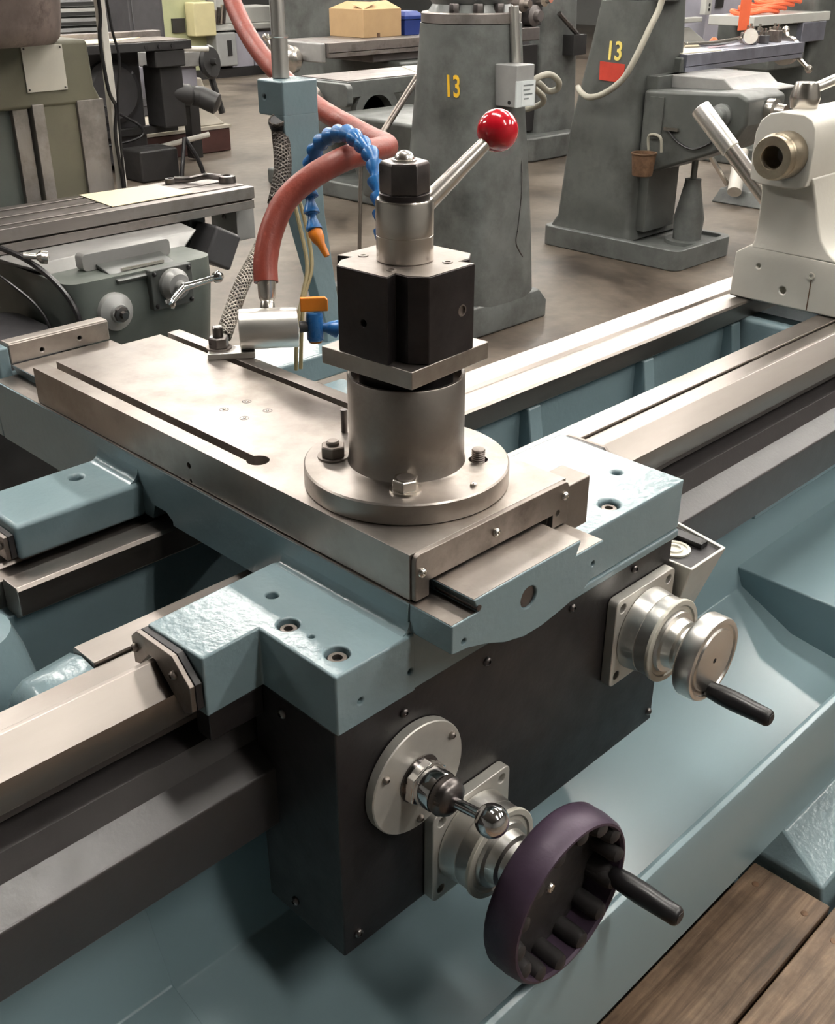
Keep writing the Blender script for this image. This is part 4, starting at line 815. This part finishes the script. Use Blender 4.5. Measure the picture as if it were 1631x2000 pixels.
part('motor', MB().lathe((5.12, 8.02, .60), (.95, -.28, -.15), [(0, .085), (.22, .085), (.24, .07), (.26, .08), (.34, .08), (.36, .05), (.36, 0)], 28), machine_black, md)
part('motor_cap', MB().lathe((5.42, 7.93, .55), (.6, -.7, -.4), [(0, .085), (.14, .085), (.16, .05), (.16, 0)], 28), machine_black, md)
part('support_leg', MB().box(5.48, 5.58, 8.2, 8.3, .02, .55), machine_black, md, .008)
part('plinth', MB().box(5.0, 6.06, 8.45, 9.4, .0, .20), maroon, md, .012)
part('plinth_band', MB().box(5.0, 6.07, 8.44, 9.4, .20, .225), cream_base, md)
part('plinth_top', MB().loft([[V(5.78, 8.5, .225), V(6.05, 8.5, .225), V(6.05, 9.3, .225), V(5.78, 9.3, .225)], [V(5.80, 8.55, .30), V(5.98, 8.55, .30), V(5.98, 9.2, .30), V(5.80, 9.2, .30)], [V(5.80, 8.6, .62), V(5.90, 8.6, .62), V(5.90, 9.1, .62), V(5.80, 9.1, .62)]]), cream_base, md, .012)
part('floor_pipe', MB().cyl((5.0, 8.15, .15), (5.55, 8.05, .23), .022, n=10), white_pipe, md)
part('vise_block', MB().box(5.34, 5.75, 8.35, 8.7, .74, .86), white_cast, md, .01)
part('vise_base', MB().box(5.34, 5.72, 8.4, 8.75, .48, .74), lavender, md, .01)
part('vise_handle', MB().cyl((5.36, 8.3, .90), (5.75, 8.25, .88), .022, n=10), white_pipe, md)
wheel_d = part('hand_wheel', MB().lathe((5.84, 8.40, .76), (.3, -.9, .1), [(0, .02), (0, .13), (.03, .14), (.05, .12), (.05, .03), (.1, .025), (.1, 0)], 24), machine_black, md)
part('wheel_arm', MB().cyl((5.86, 8.40, .66), (5.94, 8.38, .34), .03, n=10), machine_black, md)
part('cable', MB().tube([(4.45, 8.1, .62), (4.7, 8.05, .48), (4.88, 8.02, .36), (4.86, 8.02, .28), (4.6, 8.05, .24), (4.5, 8.05, .26)], .012, 8), black, md)
part('cable', MB().tube([(4.62, 8.05, .25), (4.70, 8.0, .15), (4.72, 7.95, .03)], .012, 8), black, md)
part('foot_box', MB().box(4.60, 4.95, 7.62, 7.9, 0, .24), machine_black, md, .02)
for x in (-.05, .05): part('rubber_leg', MB().tube([(5.02, 7.62, .30), (5.02+x*1.4, 7.57, .14), (5.02+x*2.2, 7.55, .0)], .018, 8), black, md)
solo('drawing_sheet', MB().prism([(4.0, 8.28), (4.0, 7.90), (4.55, 7.90), (5.1, 8.24)], 'z', .9975, 1.001), paper, (4.3, 8.1, .9975), 'yellow sheet on the table of the black mill', 'paper')
solo('hose_loop', MB().tube([(7.8+.22*cos(t), 9.6+.22*sin(t), .012) for t in [i*.35 for i in range(20)]], .012, 8, 2), black, (7.8, 9.6, 0), 'black cable loop lying on the open floor', 'cable')

# ---- far row
def crate(name, label, cat, x0, x1, y0, y1, z1, mat, fn=None, z0=0):
    t = thing(name, label, cat, ((x0+x1)/2, (y0+y1)/2, z0))
    part('body', MB().box(x0, x1, y0, y1, z0, z1), mat, t, .015, 2)
    if fn: fn(t)
    return t
def f1(t):
    part('plinth', MB().box(8.9, 10.8, 13.78, 14.6, 0, .12), machine_black, t)
    part('cream_door', MB().box(9.34, 9.70, 13.66, 13.88, .57, 1.0), cream_yellow, t, .02)
    part('window', MB().box(9.12, 9.32, 13.86, 13.905, .62, .80), machine_black, t)
    part('motor_box', MB().box(9.68, 10.03, 13.66, 14.2, .16, .60), cabinet, t, .02)
    part('socket', MB().box(9.86, 9.93, 13.645, 13.665, .30, .50), machine_black, t)
    part('skirt_panel', MB().box(10.03, 10.42, 13.80, 14.4, .12, .58), lavender, t, .015)
    part('skirt_panel', MB().box(10.44, 10.84, 13.80, 14.4, .12, .58), lavender, t, .015)
    part('bed_top', MB().box(9.75, 11.0, 13.75, 14.5, .62, .70), lt_gray_mach, t, .015)
    part('head', MB().box(9.8, 10.15, 13.8, 14.4, .70, 1.3), lt_gray_mach, t, .03)
    part('slide', MB().box(10.3, 10.9, 13.8, 14.3, .70, .92), lt_gray_mach, t, .02)
    for i in range(4): part('lever', MB().cyl((9.72+.05*i, 13.72, .72), (9.70+.06*i, 13.66, .9+.03*i), .022, n=8), dark_nut if i % 2 else bright, t)
crate('green_grinder', 'pale green machine with cream door far behind at left', 'machine', 8.93, 9.72, 13.9, 14.7, 1.5, pale_green, f1)
def f2(t):
    for i in range(9): part('louver', MB().prism([(12.90, .28+.085*i), (12.86, .29+.085*i), (12.90, .335+.085*i)], 'x', 10.50, 10.84), cabinet, t)
    part('recess', MB().box(10.60, 10.74, 12.885, 12.905, .05, .22), machine_black, t)
crate('louvered_cabinet', 'tall grey electrical cabinet with horizontal louvers', 'cabinet', 10.44, 10.90, 12.9, 13.4, 1.7, cabinet, f2)
crate('control_cabinet', 'blue-grey control cabinet next to the louvered cabinet', 'cabinet', 11.0, 11.5, 12.7, 13.3, 1.6, lavender, lambda t: (part('switch', MB().box(11.1, 11.2, 12.68, 12.7, .6, .75), machine_black, t), part('door_line', MB().box(11.03, 11.47, 12.69, 12.7, .1, .11), machine_black, t)))
pc = thing('power_cable', 'black cables hanging between the louvered cabinet and the cardboard box', 'cable', (8.2, 9.4, .1))
part('cable', MB().tube([(8.05, 9.15, 1.45), (7.95, 9.1, 1.30), (8.10, 9.1, 1.15), (8.35, 9.1, 1.05), (8.45, 9.05, 1.2), (8.5, 9.0, 1.3)], .022, 8), black, pc)
part('cable', MB().tube([(8.35, 9.0, 1.40), (8.42, 9.05, 1.15), (8.32, 9.1, .8), (8.28, 9.15, .4), (8.2, 9.2, .12)], .02, 8), black, pc)
crate('stock_rack', 'dark grey cabinet standing behind the yellow sheet', 'cabinet', 6.70, 7.13, 11.0, 11.5, 1.6, slate, lambda t: part('side_door', MB().box(6.74, 7.09, 10.985, 11.0, .1, 1.55), slate, t, .01))
def f3(t):
    for i in range(12): part('shelf_board', MB().box(6.2, 7.6, 12.0, 12.5, .12+.10*i, .155+.10*i), lt_gray_mach if i % 3 == 0 else cabinet, t)
sr = thing('shelf_rack', 'grey rack of horizontal shelves at the far left', 'rack', (6.9, 12.25, 0))
for x in (6.2, 7.55): part('upright', MB().box(x, x+.05, 12.0, 12.5, 0, 1.7), cabinet, sr)
f3(sr)

# ---- mill between the two thirteens
mm = thing('distant_mill', 'grey milling machine standing between the two 13 columns', 'milling machine', (7.8, 6.4, 0))
part('base', MB().prism(rrect(7.45, 8.15, 6.08, 6.9, .08), 'z', 0, .20), mill_gray, mm, .02, 2)
part('column', MB().loft([ringB(7.72, 8.28, 6.22, 6.8, .19, .06), ringB(7.78, 8.22, 6.25, 6.75, 1.5, .06)]), mill_gray, mm, angle=40)
part('column_door', MB().box(7.40, 7.74, 6.28, 6.6, .22, .92), machine_black, mm, .01)
part('knee', MB().box(7.15, 7.66, 6.3, 6.75, .60, .96), slate, mm, .02)
part('arm', MB().cyl((7.9, 6.2, 1.15), (8.2, 6.15, .92), .022, n=8), dark_nut, mm)
hd_ = part('vise', MB().box(6.95, 7.35, 5.95, 6.2, .98, 1.08), table_dark, mm, .01)
for i, (x, z, r) in enumerate(((7.0, 1.18, .07), (7.16, 1.25, .06), (7.3, 1.16, .08), (7.42, 1.28, .06))): part('spindle_part', MB().lathe((x, 6.05, z), (0, -1, 0), [(0, r), (.08, r), (.1, r*.6), (.14, r*.5), (.14, 0)], 14), (bright, dull_steel, table_dark, bright)[i], mm)
part('quill_head', MB().box(6.9, 7.5, 6.05, 6.3, 1.08, 1.45), slate, mm, .02)
part('side_box', MB().box(8.02, 8.2, 6.12, 6.24, .82, .98), machine_black, mm)

# ---- machines on the right
ml = thing('pale_lathe', 'pale grey machine frame with round holes behind the side mill', 'machine', (11.2, 7.2, 0))
part('frame', MB().prism([(10.6, .05), (10.6, .88), (11.25, .88), (11.62, .72), (11.62, .05)], 'y', 7.0, 7.5), lt_gray_mach, ml, .02, 2, cuts=[MB().cyl((10.95, 6.9, .70), (10.95, 7.2, .70), .07, n=18), MB().cyl((11.42, 6.9, .66), (11.42, 7.2, .66), .06, n=18)])
part('rail', MB().box(10.5, 11.4, 6.95, 7.05, .93, .98), lt_gray_mach, ml, .01)
part('black_bay', MB().box(10.5, 11.5, 7.3, 7.6, .9, 1.4), machine_black, ml)  # solid black box standing behind the rail
part('cabinet', MB().box(11.55, 12.3, 7.0, 7.6, 0, 1.6), lavender, ml, .015)
part('outlet', MB().box(11.40, 11.52, 6.93, 7.0, 1.0, 1.16), lt_gray_mach, ml, .005)
for z in (1.05, 1.10): part('outlet_hole', MB().cyl((11.47, 6.932, z), (11.47, 6.925, z), .016, n=10), machine_black, ml)
part('meter', MB().box(11.7, 11.85, 6.98, 7.0, 1.06, 1.16), machine_black, ml)
dg_ = thing('green_column', 'very dark green machine column at the right edge', 'milling machine', (9.7, 4.9, 0))
part('column', MB().prism(rrect(9.32, 10.1, 4.6, 5.3, .06), 'z', 0, 1.7), mill_dark, dg_)
part('knee', MB().box(8.6, 9.2, 4.6, 5.1, .75, 1.10), mill_dark, dg_, .02)
part('table', MB().box(8.2, 9.45, 4.55, 4.95, 1.10, 1.17), lt_gray_mach, dg_, .006)
part('table_apron', MB().box(9.0, 9.4, 4.55, 4.65, .95, 1.10), table_blue, dg_, .006)
part('base', MB().box(8.6, 10.1, 4.3, 5.3, 0, .15), mill_dark, dg_, .02)
oh = thing('extension_cord', 'orange extension cord heaped on the far right table', 'cord', (8.9, 4.75, 1.17))
for i in range(4): part('loop', MB().tube([(8.55+.12*i+.26*cos(t)*1.2, 4.75+.10*sin(t), 1.19+.022*i+.01*sin(3*t)) for t in [j*.4 for j in range(17)]], .018, 8, 2), tag_orange, oh)
cn = thing('orange_clamp', 'small orange clamp lying beside the paper tag', 'clamp', (6.45, 3.8, 1.093))
part('body', MB().lathe((6.42, 3.82, 1.093), (0, 0, 1), [(0, .03), (.03, .026), (.045, .012), (.045, 0)], 16), tag_orange, cn)
part('jaw', MB().box(6.43, 6.55, 3.80, 3.83, 1.093, 1.115), tag_orange, cn, .006)
fb = thing('floor_tube', 'short white tube resting on the low machine base', 'tube', (7.2, 4.05, .0))
part('tube', MB().cyl((7.10, 3.92, .10), (7.36, 4.05, .33), .05, n=20), white_pipe, fb)
lb = thing('low_base', 'low dark machine base beyond the trayed mill base', 'machine base', (7.5, 3.9, 0))
part('slab', MB().loft([[V(7.14, 3.55, 0), V(8.2, 3.55, 0), V(8.2, 4.12, 0), V(7.14, 4.12, 0)], [V(7.18, 3.58, .10), V(8.15, 3.58, .10), V(8.15, 4.08, .10), V(7.18, 4.08, .10)]]), mill_gray, lb, .01)
part('motor_guard', MB().box(7.35, 7.9, 3.5, 3.85, .10, .55), maroon, lb, .02)
part('guard_rod', MB().cyl((7.22, 3.9, .55), (7.30, 3.8, .30), .016, n=8), bright, lb)
part('guard_rod', MB().cyl((7.05, 4.2, .42), (7.22, 4.05, .12), .018, n=8), bright, lb)
